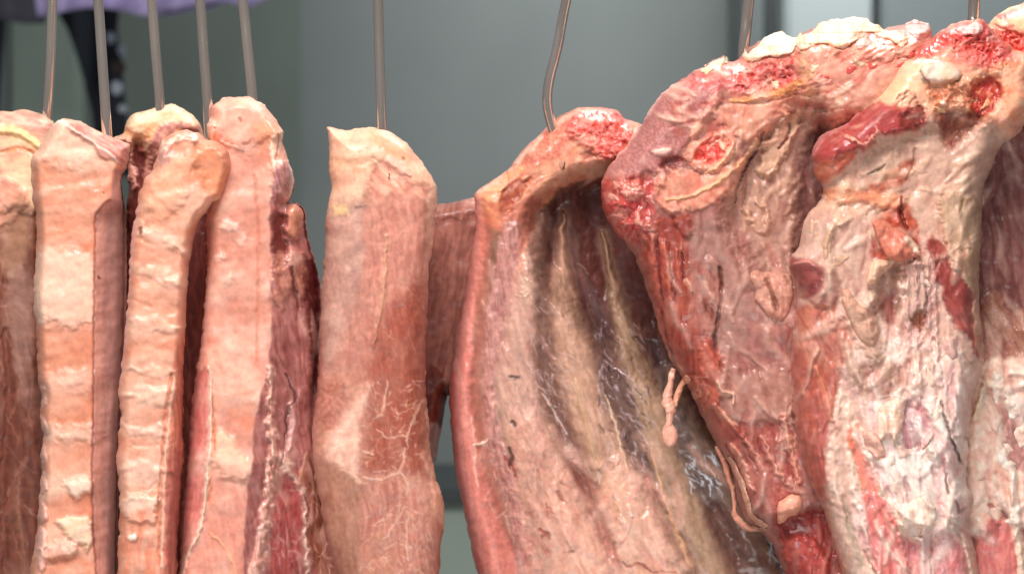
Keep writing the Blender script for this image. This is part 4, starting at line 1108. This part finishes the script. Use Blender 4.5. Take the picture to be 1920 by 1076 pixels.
H.stroke([(1345, 715, 4), (1356, 735, 6), (1376, 740, 5), (1374, 758, 3)], '#e4bca8', dh=9, soft=3)
H.stroke([(1340, 760, 5), (1365, 790, 8), (1385, 810, 7), (1395, 830, 4)], '#dda68e', dh=8, soft=3, c2='#c47c68', tex=('f', 45, 20, 6))
H.patch([(1320, 770), (1380, 800), (1480, 800), (1500, 900), (1470, 960), (1430, 960), (1380, 880)], '#b46a60', c2='#a0564c', tex=('f', 64, 50, 9), soft=10, wet=.7)
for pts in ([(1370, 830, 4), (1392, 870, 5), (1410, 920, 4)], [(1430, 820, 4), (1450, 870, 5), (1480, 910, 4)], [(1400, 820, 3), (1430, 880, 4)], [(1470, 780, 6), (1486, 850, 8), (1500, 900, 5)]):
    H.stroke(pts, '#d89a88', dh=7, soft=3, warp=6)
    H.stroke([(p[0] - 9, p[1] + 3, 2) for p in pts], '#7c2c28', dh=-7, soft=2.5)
H.veins((1480, 700, 1510, 860), 14, '#d8a890', 85, 20, (14, 40), (1.5, 3), 6, 9, .8)
H.patch([(1440, 900), (1500, 900), (1500, 940), (1450, 960)], '#c67c70', c2='#a8564c', tex=('s', 8), soft=7)
H.patch([(1452, 978), (1500, 960), (1560, 960), (1580, 1076), (1600, 1260), (1520, 1260), (1470, 1040)], '#a24a42', c2='#883834', tex=('f', 60, 30, 8), soft=8, dh=-16, hs=14, wet=.9)
H.patch([(1470, 1020), (1520, 1010), (1550, 1050), (1540, 1120), (1490, 1110)], '#c06058', c2='#a84a44', tex=('b', 14), soft=8, dh=12, wet=.9)
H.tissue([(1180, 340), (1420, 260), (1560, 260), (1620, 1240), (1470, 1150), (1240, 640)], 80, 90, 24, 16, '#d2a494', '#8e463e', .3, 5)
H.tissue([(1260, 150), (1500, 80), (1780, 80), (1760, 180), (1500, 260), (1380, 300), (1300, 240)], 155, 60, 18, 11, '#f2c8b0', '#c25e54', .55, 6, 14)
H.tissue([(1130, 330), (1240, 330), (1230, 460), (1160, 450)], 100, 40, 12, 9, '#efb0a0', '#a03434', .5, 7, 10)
H.veins((1250, 400, 1480, 900), 26, '#deb4a4', 74, 14, (40, 110), (4, 10), 5, 81, .55, 5)
H.veins((1230, 420, 1480, 950), 22, '#b05c52', 74, 14, (40, 120), (3, 8), -4, 82, .55, 4)
H.veins((1370, 180, 1500, 420), 14, '#d4ac94', 105, 14, (30, 90), (4, 9), 5, 83, .6, 4)
H.veins((1270, 140, 1620, 250), 22, '#f0c4ae', 160, 20, (24, 70), (3, 8), 5, 84, .6, 4)
H.veins((1270, 140, 1620, 250), 16, '#cc6a60', 160, 20, (20, 60), (3, 6), -4, 85, .5, 4)
H.finish(r, amp=5, micro=1.4)
CR = [('#f3cdb8', '#e8b09a'), ('#f6dcca', '#efc4ac'), ('#e8ac9a', '#d88c7c')]
crumbs(H, r, [(1140, 345), (1230, 335), (1215, 420), (1170, 440)], 9, 60, [('#eeb0a0', '#d8706a'), ('#d86c62', '#c04c48')], size=(5, 9), seed=5, name='shred')
crumbs(H, r, [(1380, 120), (1500, 110), (1700, 80), (1720, 130), (1480, 170)], 16, 160, [('#efb4a0', '#dc7c70'), ('#d8645c', '#c04844'), ('#f6d2b4', '#eeb896')], size=(5, 10), seed=6, name='shred')
# loose fat and shreds on it
flap(H, r, [(1395, 112), (1392, 92), (1402, 100), (1420, 84), (1436, 68), (1462, 62), (1482, 68), (1492, 70), (1490, 96), (1470, 106), (1440, 108), (1410, 118)], '#f8e4cc', T=26, R=16, name='fat_lump', c2='#f2cfae', seed=31, rag=6, amp=4)
flap(H, r, [(1488, 72), (1520, 60), (1545, 42), (1585, 34), (1625, 36), (1652, 52), (1696, 62), (1704, 80), (1690, 90), (1660, 72), (1630, 62), (1610, 78), (1580, 92), (1540, 82), (1500, 96)], '#f6d8bc', T=24, R=14, name='fat_lump', c2='#eebc9c', seed=33, rag=6, amp=4)
flap(H, r, [(1312, 132), (1330, 118), (1348, 110), (1360, 105), (1364, 120), (1345, 128), (1322, 140)], '#f6e4c6', T=14, R=8, name='fat_lump', c2='#f0cfa8', seed=35, rag=5, amp=3)
flap(H, r, [(1604, 76), (1616, 68), (1632, 80), (1626, 92), (1606, 92)], '#f0beb0', T=14, R=8, name='fat_lump', seed=37, rag=4)
flap(H, r, [(1696, 46), (1712, 36), (1726, 42), (1742, 44), (1742, 66), (1728, 80), (1708, 66)], '#d8a8a0', T=12, R=8, name='shred', seed=38, rag=5, c2='#efccc4')
flap(H, r, [(1408, 512), (1424, 508), (1470, 512), (1484, 520), (1488, 560), (1470, 600), (1436, 590), (1414, 560), (1418, 545), (1408, 530)], '#d8a692', T=12, R=12, lift=14, name='fat_flap', hang=(1480, 580, 1410, 515), c2='#c89080', seed=39, rag=5,
     feats=lambda f: f.stroke([(1438, 525, 4), (1448, 550, 5), (1458, 580, 4)], '#8c5a4a', dh=-9, soft=4))
flap(H, r, [(1455, 972), (1456, 956), (1462, 942), (1472, 932), (1486, 926), (1498, 928), (1506, 940), (1504, 955), (1494, 963), (1480, 968), (1470, 978), (1460, 980)], '#f0b69e', T=22, R=14, lift=6, name='fat_lump', c2='#e8a488', seed=41, rag=4)
flap(H, r, [(1258, 690), (1268, 690), (1264, 720), (1260, 745), (1266, 770), (1262, 790), (1270, 815), (1268, 832), (1258, 840), (1246, 830), (1241, 812), (1248, 790), (1246, 770), (1240, 755), (1250, 725)], '#ecb29c', T=9, R=9, lift=26, name='fat_strip', c2='#f0c4b0', seed=43, rag=5, wet=.9, tex=('b', 12), amp=4)
flap(H, r, [(1284, 700), (1296, 712), (1280, 730), (1274, 758), (1268, 766), (1262, 748), (1268, 726)], '#e4a48a', T=8, R=8, lift=22, name='fat_strip', c2='#e8b496', seed=45, rag=5, wet=.8, tex=('b', 12), amp=4)
flap(H, r, [(1340, 835), (1352, 842), (1368, 880), (1378, 920), (1384, 962), (1410, 985), (1440, 990), (1436, 996), (1404, 996), (1376, 974), (1370, 930), (1360, 890)], '#e0a890', T=7, R=5, lift=8, name='tendon', c2='#cf8c78', seed=47, rag=3, wet=.9)
flap(H, r, [(1362, 852), (1372, 858), (1396, 905), (1412, 960), (1440, 985), (1432, 992), (1404, 966), (1388, 915)], '#eab8a0', T=7, R=5, lift=6, name='tendon', c2='#cf8c78', seed=49, rag=3, wet=.9)

# ------------------------------------------------------------------ cut at the right edge, behind
r = cut('pork_cut', 1940, 60, 0.02, 'cut at the right edge, hollow mauve above and creamy white fat below', 'pork cut')
J = Flesh([(1840, 90), (1852, 50), (1870, 28), (1905, 12), (1960, -10), (2040, 40), (2080, 400), (2080, 1260), (1790, 1260), (1790, 700), (1800, 300), (1830, 140)],
          y=0.02, T=110, R=50, Tb=60, base='#b07a70', rag=4, seed=51, wet=.6)
J.patch([(1840, 60), (1870, 20), (1960, -20), (2000, 60), (1930, 70), (1900, 62), (1860, 66)], '#eeb890', c2='#f2cdb0', tex=('b', 16), soft=6, dh=8, part='fat_layer')
J.patch([(1862, 30), (1890, 22), (1930, 8), (1920, 24), (1880, 40)], '#d65a50', c2='#e88a7c', tex=('s', 6), soft=4, nh=5)
J.patch([(1852, 66), (1900, 56), (1940, 80), (1940, 140), (1880, 150), (1850, 120)], '#d84a42', c2='#ea7c6c', tex=('s', 7), soft=12, nh=8, rough=2.5, wet=.9)
J.stroke([(1866, 48, 3), (1880, 54, 4), (1900, 50, 3)], '#a8402c', dh=-6, soft=3)
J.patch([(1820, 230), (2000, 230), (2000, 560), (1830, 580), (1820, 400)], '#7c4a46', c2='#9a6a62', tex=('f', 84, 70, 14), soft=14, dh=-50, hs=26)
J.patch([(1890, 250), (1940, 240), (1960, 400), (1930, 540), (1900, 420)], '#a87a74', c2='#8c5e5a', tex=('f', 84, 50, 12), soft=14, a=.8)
J.patch([(1838, 560), (1870, 550), (1900, 590), (1990, 560), (1990, 720), (1880, 720), (1840, 640)], '#b98a76', c2='#a06c5c', tex=('f', 60, 40, 10), soft=9, dh=6)
J.patch([(1800, 700), (1990, 690), (2000, 980), (1920, 990), (1880, 960), (1850, 1000), (1800, 980)], '#f7ddcb', c2='#e8bca8', tex=('b', 24), soft=8, dh=16, hs=16, part='fat_layer#2', wet=.6)
J.stroke([(1850, 735, 12), (1880, 760, 15), (1910, 790, 14), (1960, 830, 14)], '#a87868', c2='#8c5c50', tex=('f', 38, 26, 7), dh=-10, soft=5)
J.patch([(1890, 760), (1930, 820), (1960, 900), (1905, 880), (1880, 850)], '#c89a90', c2='#b4847c', tex=('b', 14), soft=8)
J.stroke([(1835, 705, 6), (1846, 716, 5), (1840, 740, 7), (1828, 780, 9)], '#f6dcc0', dh=10, soft=3)
J.stroke([(1855, 945, 3), (1862, 950, 4)], '#b04844', dh=-8, soft=3)
J.stroke([(1880, 960, 3), (1890, 972, 3)], '#5c3028', dh=-8, soft=2)
J.stroke([(1836, 900, 2), (1846, 898, 2)], '#a8847c', dh=-4, soft=2)
J.patch([(1836, 1000), (1862, 976), (1892, 976), (1908, 1030), (1912, 1100), (1900, 1260), (1830, 1260), (1826, 1060)], '#ec9a90', c2='#de8480', tex=('f', 92, 40, 7), soft=6, dh=12, hs=14, wet=.7)
J.stroke([(1896, 970, 6), (1912, 1020, 9), (1918, 1090, 9), (1920, 1200, 10)], '#f6d8c2', dh=8, soft=3)
J.tissue(None, 80, 90, 24, 15, '#f6d8c8', '#a06060', .4, 5)
J.veins((1830, 680, 1960, 980), 14, '#fdeadf', 60, 20, (30, 90), (5, 12), 7, 98, .6, 5)
J.veins((1830, 600, 1960, 980), 16, '#cc8a84', 60, 20, (30, 80), (3, 8), -6, 99, .6, 4)
J.finish(r, amp=5, micro=1.2)
crumbs(J, r, [(1850, 720), (1920, 720), (1930, 980), (1850, 960)], 10, 80, [('#fbe8dc', '#f2d0bc'), ('#f8dccc', '#ecc4b0')], seed=11, T=(4, 8))

# ------------------------------------------------------------------ shoulder cut in front, right
r = cut('pork_shoulder', 1760, 130, -0.02, 'nearest shoulder cut with a red muscle nose, round bone end and creamy lower fat', 'pork shoulder')
I = Flesh([(1522, 292), (1530, 268), (1548, 248), (1580, 234), (1604, 212), (1640, 180), (1664, 150), (1684, 118), (1712, 96), (1742, 78), (1764, 58), (1790, 44), (1812, 38), (1836, 36), (1850, 44), (1866, 60), (1900, 90), (1940, 110), (1950, 190), (1910, 250), (1880, 270), (1862, 310), (1846, 350), (1842, 400), (1838, 480), (1836, 560), (1842, 620), (1846, 680), (1832, 720), (1822, 760), (1816, 840), (1812, 900), (1826, 930), (1818, 980), (1834, 1060), (1840, 1260), (1610, 1260), (1590, 1110), (1572, 1050), (1558, 1000), (1546, 960), (1532, 930), (1518, 900), (1500, 850), (1490, 790), (1484, 720), (1484, 650), (1490, 600), (1496, 560), (1488, 525), (1478, 500), (1482, 484), (1498, 462), (1506, 424), (1518, 396), (1540, 372), (1544, 352), (1530, 330)],
          y=-0.02, T=110, R=44, Tb=60, base='#d8b2a2', rag=4, rs=13, seed=53, wet=.6)
# smooth cream top and the joint
I.patch([(1580, 225), (1680, 110), (1740, 70), (1830, 30), (1960, 80), (1960, 260), (1800, 240), (1720, 215), (1660, 205)], '#f2c2a2', c2='#eeb298', tex=('b', 40), soft=8, wet=.7)
I.patch([(1640, 165), (1720, 120), (1745, 130), (1740, 160), (1690, 180), (1640, 190)], '#f5c9a0', soft=14, a=.8)
I.patch([(1700, 95), (1760, 60), (1800, 42), (1860, 44), (1900, 90), (1890, 130), (1850, 132), (1810, 110), (1770, 95), (1730, 115)], '#e07064', c2='#d44c46', tex=('s', 7), soft=14, nh=7, rough=2.4, wet=.9)
I.patch([(1800, 60), (1850, 50), (1880, 80), (1890, 125), (1850, 120), (1815, 95)], '#d84e4c', c2='#ea7a70', tex=('s', 10), soft=12, nh=8, rough=3, wet=1)
I.veins((1780, 60, 1900, 125), 40, '#a01c22', 150, 50, (5, 16), (1, 2.4), -6, 3, .8)
I.veins((1780, 60, 1900, 125), 24, '#f8b0a4', 150, 50, (5, 16), (1, 2.2), 5, 13, .8)
I.patch([(1780, 105), (1820, 98), (1870, 118), (1860, 130), (1800, 122)], '#e88478', soft=6, a=.8)
I.patch([(1860, 130), (1930, 110), (1950, 180), (1910, 230), (1885, 200), (1872, 160)], '#ec9a78', c2='#f0b494', tex=('b', 18), soft=8, dh=6)
I.patch([(1724, 140), (1732, 118), (1760, 112), (1790, 122), (1802, 140), (1790, 154), (1756, 158), (1734, 154)], '#f4d4b8', c2='#f7e0d0', tex=('b', 26), soft=4, dh=16, dome=16, part='bone_end', warp=3, wet=.8)
I.stroke([(1726, 134, 2), (1732, 148, 2.5), (1742, 157, 2)], '#6c4434', dh=-8, soft=2)
I.stroke([(1786, 154, 2), (1798, 150, 2.5), (1804, 142, 2)], '#6c4434', dh=-8, soft=2)
I.patch([(1740, 160), (1800, 152), (1830, 140), (1862, 128), (1856, 150), (1830, 165), (1850, 200), (1830, 222), (1790, 200), (1750, 205)], '#e2a282', c2='#cf8464', tex=('s', 8), soft=12, nh=8, rough=2.5)
I.patch([(1826, 158), (1856, 142), (1880, 158), (1872, 190), (1850, 218), (1822, 210), (1818, 185)], '#a8382e', c2='#c45a48', tex=('b', 12), soft=6, dh=-12, hs=10, wet=.8)
I.veins((1690, 165, 1740, 205), 16, '#a86456', 110, 25, (8, 26), (1.2, 3), -6, 4, .8)
I.patch([(1764, 188), (1772, 184), (1778, 192), (1770, 200)], '#fbe0cc', soft=2, dh=8)
# red muscle nose
I.patch([(1520, 292), (1540, 254), (1580, 236), (1604, 210), (1650, 192), (1690, 200), (1730, 205), (1736, 225), (1716, 248), (1676, 255), (1640, 255), (1634, 280), (1600, 285), (1570, 300), (1535, 312)], '#bc5c58', c2='#aa4c4a', tex=('f', 150, 34, 6), soft=5, dh=14, hs=10, wet=.8, part='muscle')
I.stroke([(1524, 290, 4), (1545, 254, 5), (1580, 236, 5), (1606, 212, 4)], '#d88c88', dh=3, soft=4)
I.patch([(1578, 250), (1600, 262), (1622, 272), (1648, 240), (1640, 262), (1620, 276), (1596, 268)], '#f2b8a4', c2='#e08a78', tex=('s', 6), soft=3, dh=9)
I.patch([(1700, 206), (1736, 208), (1730, 232), (1704, 250), (1690, 235)], '#8c4038', soft=6, dh=-8)
I.patch([(1520, 312), (1560, 300), (1604, 280), (1600, 300), (1568, 330), (1545, 345), (1524, 338)], '#dd8068', c2='#c86a56', tex=('f', 150, 40, 9), soft=5)
# tan fat plane, dim hollow
I.patch([(1550, 350), (1620, 290), (1700, 250), (1760, 240), (1880, 240), (1870, 330), (1845, 400), (1800, 480), (1700, 420), (1600, 400), (1520, 400)], '#dcb8a4', c2='#d0a694', tex=('f', 150, 60, 16), soft=9, dh=-22, hs=18)
I.patch([(1600, 360), (1640, 345), (1700, 300), (1716, 312), (1690, 350), (1620, 372)], '#c2745c', c2='#ac604c', tex=('f', 150, 40, 9), soft=7)
I.stroke([(1628, 328, 2), (1645, 320, 3.5), (1660, 310, 2)], '#64503c', dh=-10, soft=2)
I.patch([(1756, 212), (1800, 206), (1840, 222), (1800, 268), (1770, 272)], '#9c5a4a', c2='#84483c', tex=('f', 130, 30, 8), soft=9, dh=-18, hs=14)
I.stroke([(1716, 280, 3), (1712, 310, 4), (1700, 340, 3)], '#8c5844', dh=-6, soft=4, a=.7)
I.patch([(1545, 352), (1640, 360), (1700, 372), (1690, 392), (1620, 380), (1540, 374)], '#e6a884', c2='#d88f70', tex=('f', 10, 40, 9), soft=6, dh=7)
I.stroke([(1502, 428, 4), (1520, 398, 5), (1546, 372, 5)], '#e8c0aa', dh=7, soft=3)
# middle
I.patch([(1510, 430), (1560, 400), (1640, 395), (1640, 480), (1600, 560), (1560, 540), (1520, 500)], '#dcb8a8', c2='#cea696', tex=('f', 110, 40, 12), soft=9)
I.patch([(1484, 480), (1520, 492), (1560, 505), (1580, 540), (1560, 580), (1510, 560), (1484, 520)], '#a8605a', c2='#8c4a48', tex=('f', 20, 30, 8), soft=7, dh=8, wet=.7)
I.stroke([(1490, 494, 3), (1512, 490, 5), (1530, 500, 4)], '#cf8c84', dh=8, soft=4)
I.patch([(1640, 410), (1700, 380), (1720, 430), (1728, 470), (1690, 490), (1636, 480)], '#c4664e', c2='#a84a3a', tex=('b', 12), soft=6)
I.stroke([(1692, 372, 3), (1690, 400, 5), (1700, 430, 3)], '#6c241c', dh=-16, soft=3)
I.patch([(1660, 500), (1690, 496), (1690, 560), (1672, 610), (1640, 590), (1636, 540)], '#8a544c', c2='#724038', tex=('f', 100, 30, 8), soft=8, dh=-20, hs=12)
for x in (1700, 1716, 1740, 1752):
    I.stroke([(x, 480, 4), (x + 2, 560, 5), (x + 4, 640, 6), (x + 10, 720, 8)], '#cfa8a0', dh=6, soft=4, warp=5)
I.stroke([(1733, 500, 2), (1736, 540, 2.5), (1734, 600, 2)], '#4c2826', dh=-10, soft=2)
I.patch([(1712, 590), (1728, 584), (1734, 605), (1722, 620), (1712, 610)], '#8c5a44', soft=3, dh=-10)
I.patch([(1736, 450), (1770, 452), (1786, 500), (1820, 540), (1832, 590), (1840, 680), (1818, 640), (1786, 600), (1764, 540)], '#ac5850', c2='#984844', tex=('f', 62, 34, 7), soft=5, dh=6, wet=.8, part='muscle#2')
I.patch([(1765, 370), (1836, 380), (1836, 560), (1820, 540), (1790, 500), (1772, 450)], '#cbaa90', c2='#b8967c', tex=('f', 92, 50, 10), soft=6, dh=10)
I.stroke([(1806, 375, 3), (1800, 400, 4)], '#8c7050', dh=-6, soft=3)
I.stroke([(1828, 570, 5), (1834, 620, 7), (1830, 560, 4)], '#e0b49c', dh=8, soft=3)
I.stroke([(1826, 610, 2.5), (1834, 650, 4), (1850, 690, 3)], '#d8a088', dh=8, soft=2.5)
# lower fat
I.patch([(1580, 560), (1630, 570), (1650, 620), (1700, 640), (1780, 640), (1820, 700), (1822, 840), (1810, 980), (1760, 1010), (1690, 1000), (1640, 900), (1610, 760), (1580, 690)], '#f4dacc', c2='#e6c0b2', tex=('f', 80, 60, 14), soft=10, dh=10, hs=16, part='fat_layer', wet=.7)
I.patch([(1580, 580), (1604, 560), (1640, 600), (1660, 650), (1640, 680), (1604, 640)], '#dcb09a', c2='#cda08a', tex=('b', 20), soft=6, dh=8)
I.patch([(1596, 690), (1640, 680), (1690, 690), (1680, 740), (1640, 750), (1610, 730)], '#b08474', c2='#cda596', tex=('f', 140, 26, 6), soft=8)
I.patch([(1630, 760), (1700, 800), (1760, 760), (1800, 860), (1800, 980), (1720, 1000), (1660, 960), (1640, 860)], '#feeee4', c2='#f6d8cc', tex=('f', 84, 50, 14), soft=12, dh=10, hs=16, wet=.7, part='fat_layer')
I.patch([(1700, 745), (1730, 740), (1742, 790), (1736, 840), (1706, 848), (1686, 835), (1692, 790)], '#ac8488', c2='#c4a2a0', tex=('b', 10), soft=5, dh=-8)
I.stroke([(1700, 775, 2), (1716, 768, 3), (1730, 790, 2)], '#e0c4c4', dh=5, soft=2.5)
for (x, y, l) in ((1640, 862, 26), (1655, 880, 24), (1698, 895, 20), (1726, 880, 30), (1748, 850, 30), (1702, 930, 10)):
    I.stroke([(x, y, 4), (x + 3, y + l, 7), (x + 5, y + l + 14, 3)], '#b89a98', dh=-7, soft=4, a=.85)
for pts in ([(1764, 752, 2), (1774, 790, 3.5), (1792, 840, 3), (1812, 885, 2.5), (1818, 910, 2)], [(1776, 800, 2), (1788, 830, 2.5), (1800, 870, 2)], [(1770, 860, 2), (1776, 910, 3), (1778, 926, 2)], [(1794, 940, 3), (1798, 958, 4), (1812, 950, 2)]):
    I.stroke(pts, '#5a3034', dh=-10, soft=2)
I.stroke([(1792, 818, 2.5), (1815, 822, 3.5), (1852, 832, 3)], '#8c4240', dh=5, soft=2)
I.stroke([(1806, 945, 3), (1796, 930, 4)], '#fbeee4', dh=6, soft=2)
# salmon strips between fat columns
I.patch([(1484, 640), (1540, 640), (1575, 700), (1560, 790), (1556, 880), (1540, 940), (1510, 890), (1490, 800)], '#bf6c5c', c2='#b05e50', tex=('f', 84, 60, 10), soft=8, wet=.6, part='muscle#3')
I.patch([(1490, 580), (1560, 570), (1600, 650), (1560, 700), (1500, 660)], '#b8685a', c2='#cc8872', tex=('f', 60, 36, 9), soft=9)
I.stroke([(1530, 690, 5), (1546, 730, 7), (1562, 790, 5)], '#d88c74', dh=6, soft=4)
I.stroke([(1578, 740, 8), (1566, 800, 11), (1562, 870, 12), (1570, 930, 13), (1590, 1000, 15), (1620, 1076, 17), (1640, 1200, 18)], '#f6d8c6', dh=6, soft=6, warp=6, c2='#ecc4b2', tex=('f', 80, 40, 8), part='fat_seam')
I.stroke([(1590, 760, 8), (1592, 810, 8), (1596, 860, 8), (1602, 920, 9), (1622, 1000, 9), (1642, 1076, 10)], '#f4d4c2', dh=5, soft=6, warp=6, part='fat_seam#2')
I.stroke([(1580, 930, 5), (1592, 980, 8), (1606, 1030, 8), (1616, 1060, 5)], '#a08c78', dh=-5, soft=5)
I.patch([(1588, 804), (1610, 800), (1620, 850), (1640, 900), (1650, 930), (1625, 930), (1606, 880)], '#f0a085', c2='#ea9074', tex=('f', 72, 40, 10), soft=4, dh=5, wet=.8, part='muscle#4')
I.stroke([(1614, 806, 3), (1626, 850, 4), (1644, 900, 4), (1672, 950, 4), (1690, 1010, 4), (1704, 1076, 4)], '#f6d0b8', dh=8, soft=2.5, warp=4)
I.patch([(1612, 935), (1640, 928), (1670, 950), (1690, 1010), (1705, 1080), (1720, 1260), (1660, 1260), (1640, 1060)], '#ea948a', c2='#e08078', tex=('f', 70, 60, 9), soft=5, dh=8, hs=10, wet=.8, part='muscle#5')
I.patch([(1690, 1000), (1720, 1012), (1744, 1016), (1760, 1000), (1800, 1000), (1818, 1060), (1830, 1260), (1720, 1260), (1700, 1060)], '#d88480', c2='#e4a29e', tex=('f', 90, 40, 7), soft=6, dh=-4, wet=.8, part='muscle#6')
I.veins((1700, 1005, 1815, 1080), 24, '#f0bcc0', 88, 14, (14, 40), (1, 2.4), 4, 8, .7)
I.stroke([(1748, 1000, 2), (1746, 1040, 2.5), (1750, 1090, 2)], '#8c3638', dh=-8, soft=2)
I.stroke([(1690, 985, 6), (1710, 1008, 8), (1730, 1012, 6)], '#f8dcc4', dh=8, soft=3)
I.stroke([(1806, 1000, 4), (1820, 1050, 6), (1830, 1100, 5)], '#f3cdb4', dh=8, soft=3)
I.stroke([(1552, 950, 3), (1558, 1000, 5), (1580, 1060, 5), (1600, 1120, 5)], '#d8a890', dh=6, soft=3)
I.stroke([(1620, 1030, 2), (1650, 1090, 3)], '#8c4038', dh=-6, soft=2)
I.veins((1600, 600, 1800, 760), 40, '#efd6ca', 85, 20, (14, 50), (1, 3), 5, 9, .6)
I.veins((1600, 600, 1810, 960), 30, '#b48a80', 85, 20, (8, 26), (1, 2.6), -5, 10, .6)
I.veins((1560, 250, 1840, 400), 20, '#b08468', 150, 20, (14, 40), (1, 2.4), -3, 11, .5)
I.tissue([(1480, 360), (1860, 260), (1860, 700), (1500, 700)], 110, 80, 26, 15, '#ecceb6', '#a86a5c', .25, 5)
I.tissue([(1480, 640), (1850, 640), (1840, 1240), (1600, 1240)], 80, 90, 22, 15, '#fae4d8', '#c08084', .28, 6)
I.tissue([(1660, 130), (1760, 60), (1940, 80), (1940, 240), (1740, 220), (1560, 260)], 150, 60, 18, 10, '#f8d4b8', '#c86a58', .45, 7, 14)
I.veins((1530, 380, 1830, 680), 30, '#e6c4b0', 105, 18, (40, 110), (4, 11), 6, 91, .55, 5)
I.veins((1530, 380, 1830, 680), 20, '#b87468', 105, 18, (30, 90), (3, 7), -5, 92, .5, 4)
I.veins((1560, 270, 1840, 390), 16, '#e2c0a4', 150, 14, (40, 100), (4, 9), 5, 93, .5, 5)
I.veins((1600, 680, 1820, 1000), 30, '#fdeadf', 78, 14, (40, 120), (5, 12), 7, 94, .6, 5)
I.veins((1600, 680, 1820, 1020), 44, '#d8989a', 76, 16, (30, 110), (3, 9), -6, 95, .62, 4)
I.veins((1600, 900, 1830, 1080), 14, '#f8dccc', 74, 10, (50, 120), (3, 7), 6, 96, .7, 3)
I.veins((1490, 600, 1570, 940), 14, '#d08a7c', 82, 10, (40, 100), (3, 8), 4, 97, .5, 5)
I.finish(r, amp=4.5, micro=1.2)
flap(I, r, [(1642, 440), (1634, 418), (1650, 410), (1672, 420), (1686, 432), (1704, 440), (1722, 462), (1728, 476), (1706, 484), (1690, 490), (1664, 484), (1650, 466)], '#e0947c', T=20, R=16, lift=10, name='fat_flap', hang=(1690, 400, 1690, 490), c2='#cf7a66', seed=61, rag=5, amp=3,
     feats=lambda f: f.stroke([(1700, 446, 5), (1716, 462, 7), (1724, 474, 4)], '#f2cdb8', dh=6, soft=3))
flap(I, r, [(1632, 496), (1652, 486), (1682, 490), (1664, 506), (1648, 522), (1630, 536), (1624, 530)], '#e6bfa4', T=10, R=7, lift=10, name='fat_flap', hang=(1680, 488, 1628, 534), seed=63, rag=3)
flap(I, r, [(1580, 545), (1590, 540), (1612, 572), (1640, 590), (1650, 620), (1640, 650), (1614, 640), (1592, 600), (1580, 570)], '#d9ae98', T=12, R=12, lift=6, name='fat_flap', hang=(1640, 640, 1585, 550), c2='#c89c86', seed=65, rag=4)
flap(I, r, [(1648, 765), (1664, 752), (1684, 748), (1698, 752), (1694, 790), (1686, 812), (1676, 832), (1670, 814), (1650, 826), (1644, 800)], '#f6d9c6', T=12, R=10, lift=14, name='fat_flap', hang=(1670, 745, 1674, 830), c2='#eec4ac', seed=67, rag=4, wet=.8)
flap(I, r, [(1726, 836), (1742, 812), (1750, 806), (1750, 816), (1738, 834), (1728, 842)], '#f2c8c0', T=6, R=5, lift=8, name='fat_flap', seed=69, rag=2)
flap(I, r, [(1628, 806), (1650, 820), (1660, 850), (1645, 860), (1630, 850), (1616, 812)], '#eec4b2', T=10, R=9, lift=5, name='fat_lump', c2='#e0ac9c', seed=71, rag=4)
flap(I, r, [(1690, 975), (1706, 940), (1730, 930), (1756, 950), (1750, 990), (1722, 1006), (1726, 994), (1700, 990)], '#fae2d2', T=12, R=12, lift=5, name='fat_lump', c2='#f6d6c4', seed=73, rag=5)
flap(I, r, [(1802, 66), (1808, 52), (1826, 42), (1842, 48), (1844, 60), (1826, 66), (1812, 68)], '#f8cfc4', T=16, R=9, lift=3, name='fat_lump', c2='#f0a8a0', seed=75, rag=3, wet=.9)

crumbs(I, r, [(1640, 720), (1800, 720), (1800, 980), (1680, 970), (1640, 860)], 16, 80, [('#fbe8dc', '#f2ccbc'), ('#f8dccc', '#eabcae')], seed=7, T=(4, 8))
crumbs(I, r, [(1520, 400), (1640, 400), (1620, 560), (1540, 480)], 8, 110, [('#dcb69c', '#c89c84'), ('#e6c4ac', '#d0a088')], seed=8)
crumbs(I, r, [(1690, 480), (1770, 480), (1830, 640), (1720, 680)], 10, 85, [('#dcb8ac', '#c49890'), ('#ecd0c0', '#d8b0a4')], seed=9)
crumbs(I, r, [(1740, 160), (1850, 140), (1860, 200), (1760, 210)], 12, 150, [('#eab890', '#d8966e'), ('#e08c74', '#c86c58')], size=(5, 9), seed=10)
crumbs(I, r, [(1780, 50), (1880, 60), (1890, 120), (1800, 110)], 10, 150, [('#e8746a', '#d04c48'), ('#f2a89c', '#e0746a')], size=(4, 9), seed=12, name='shred')
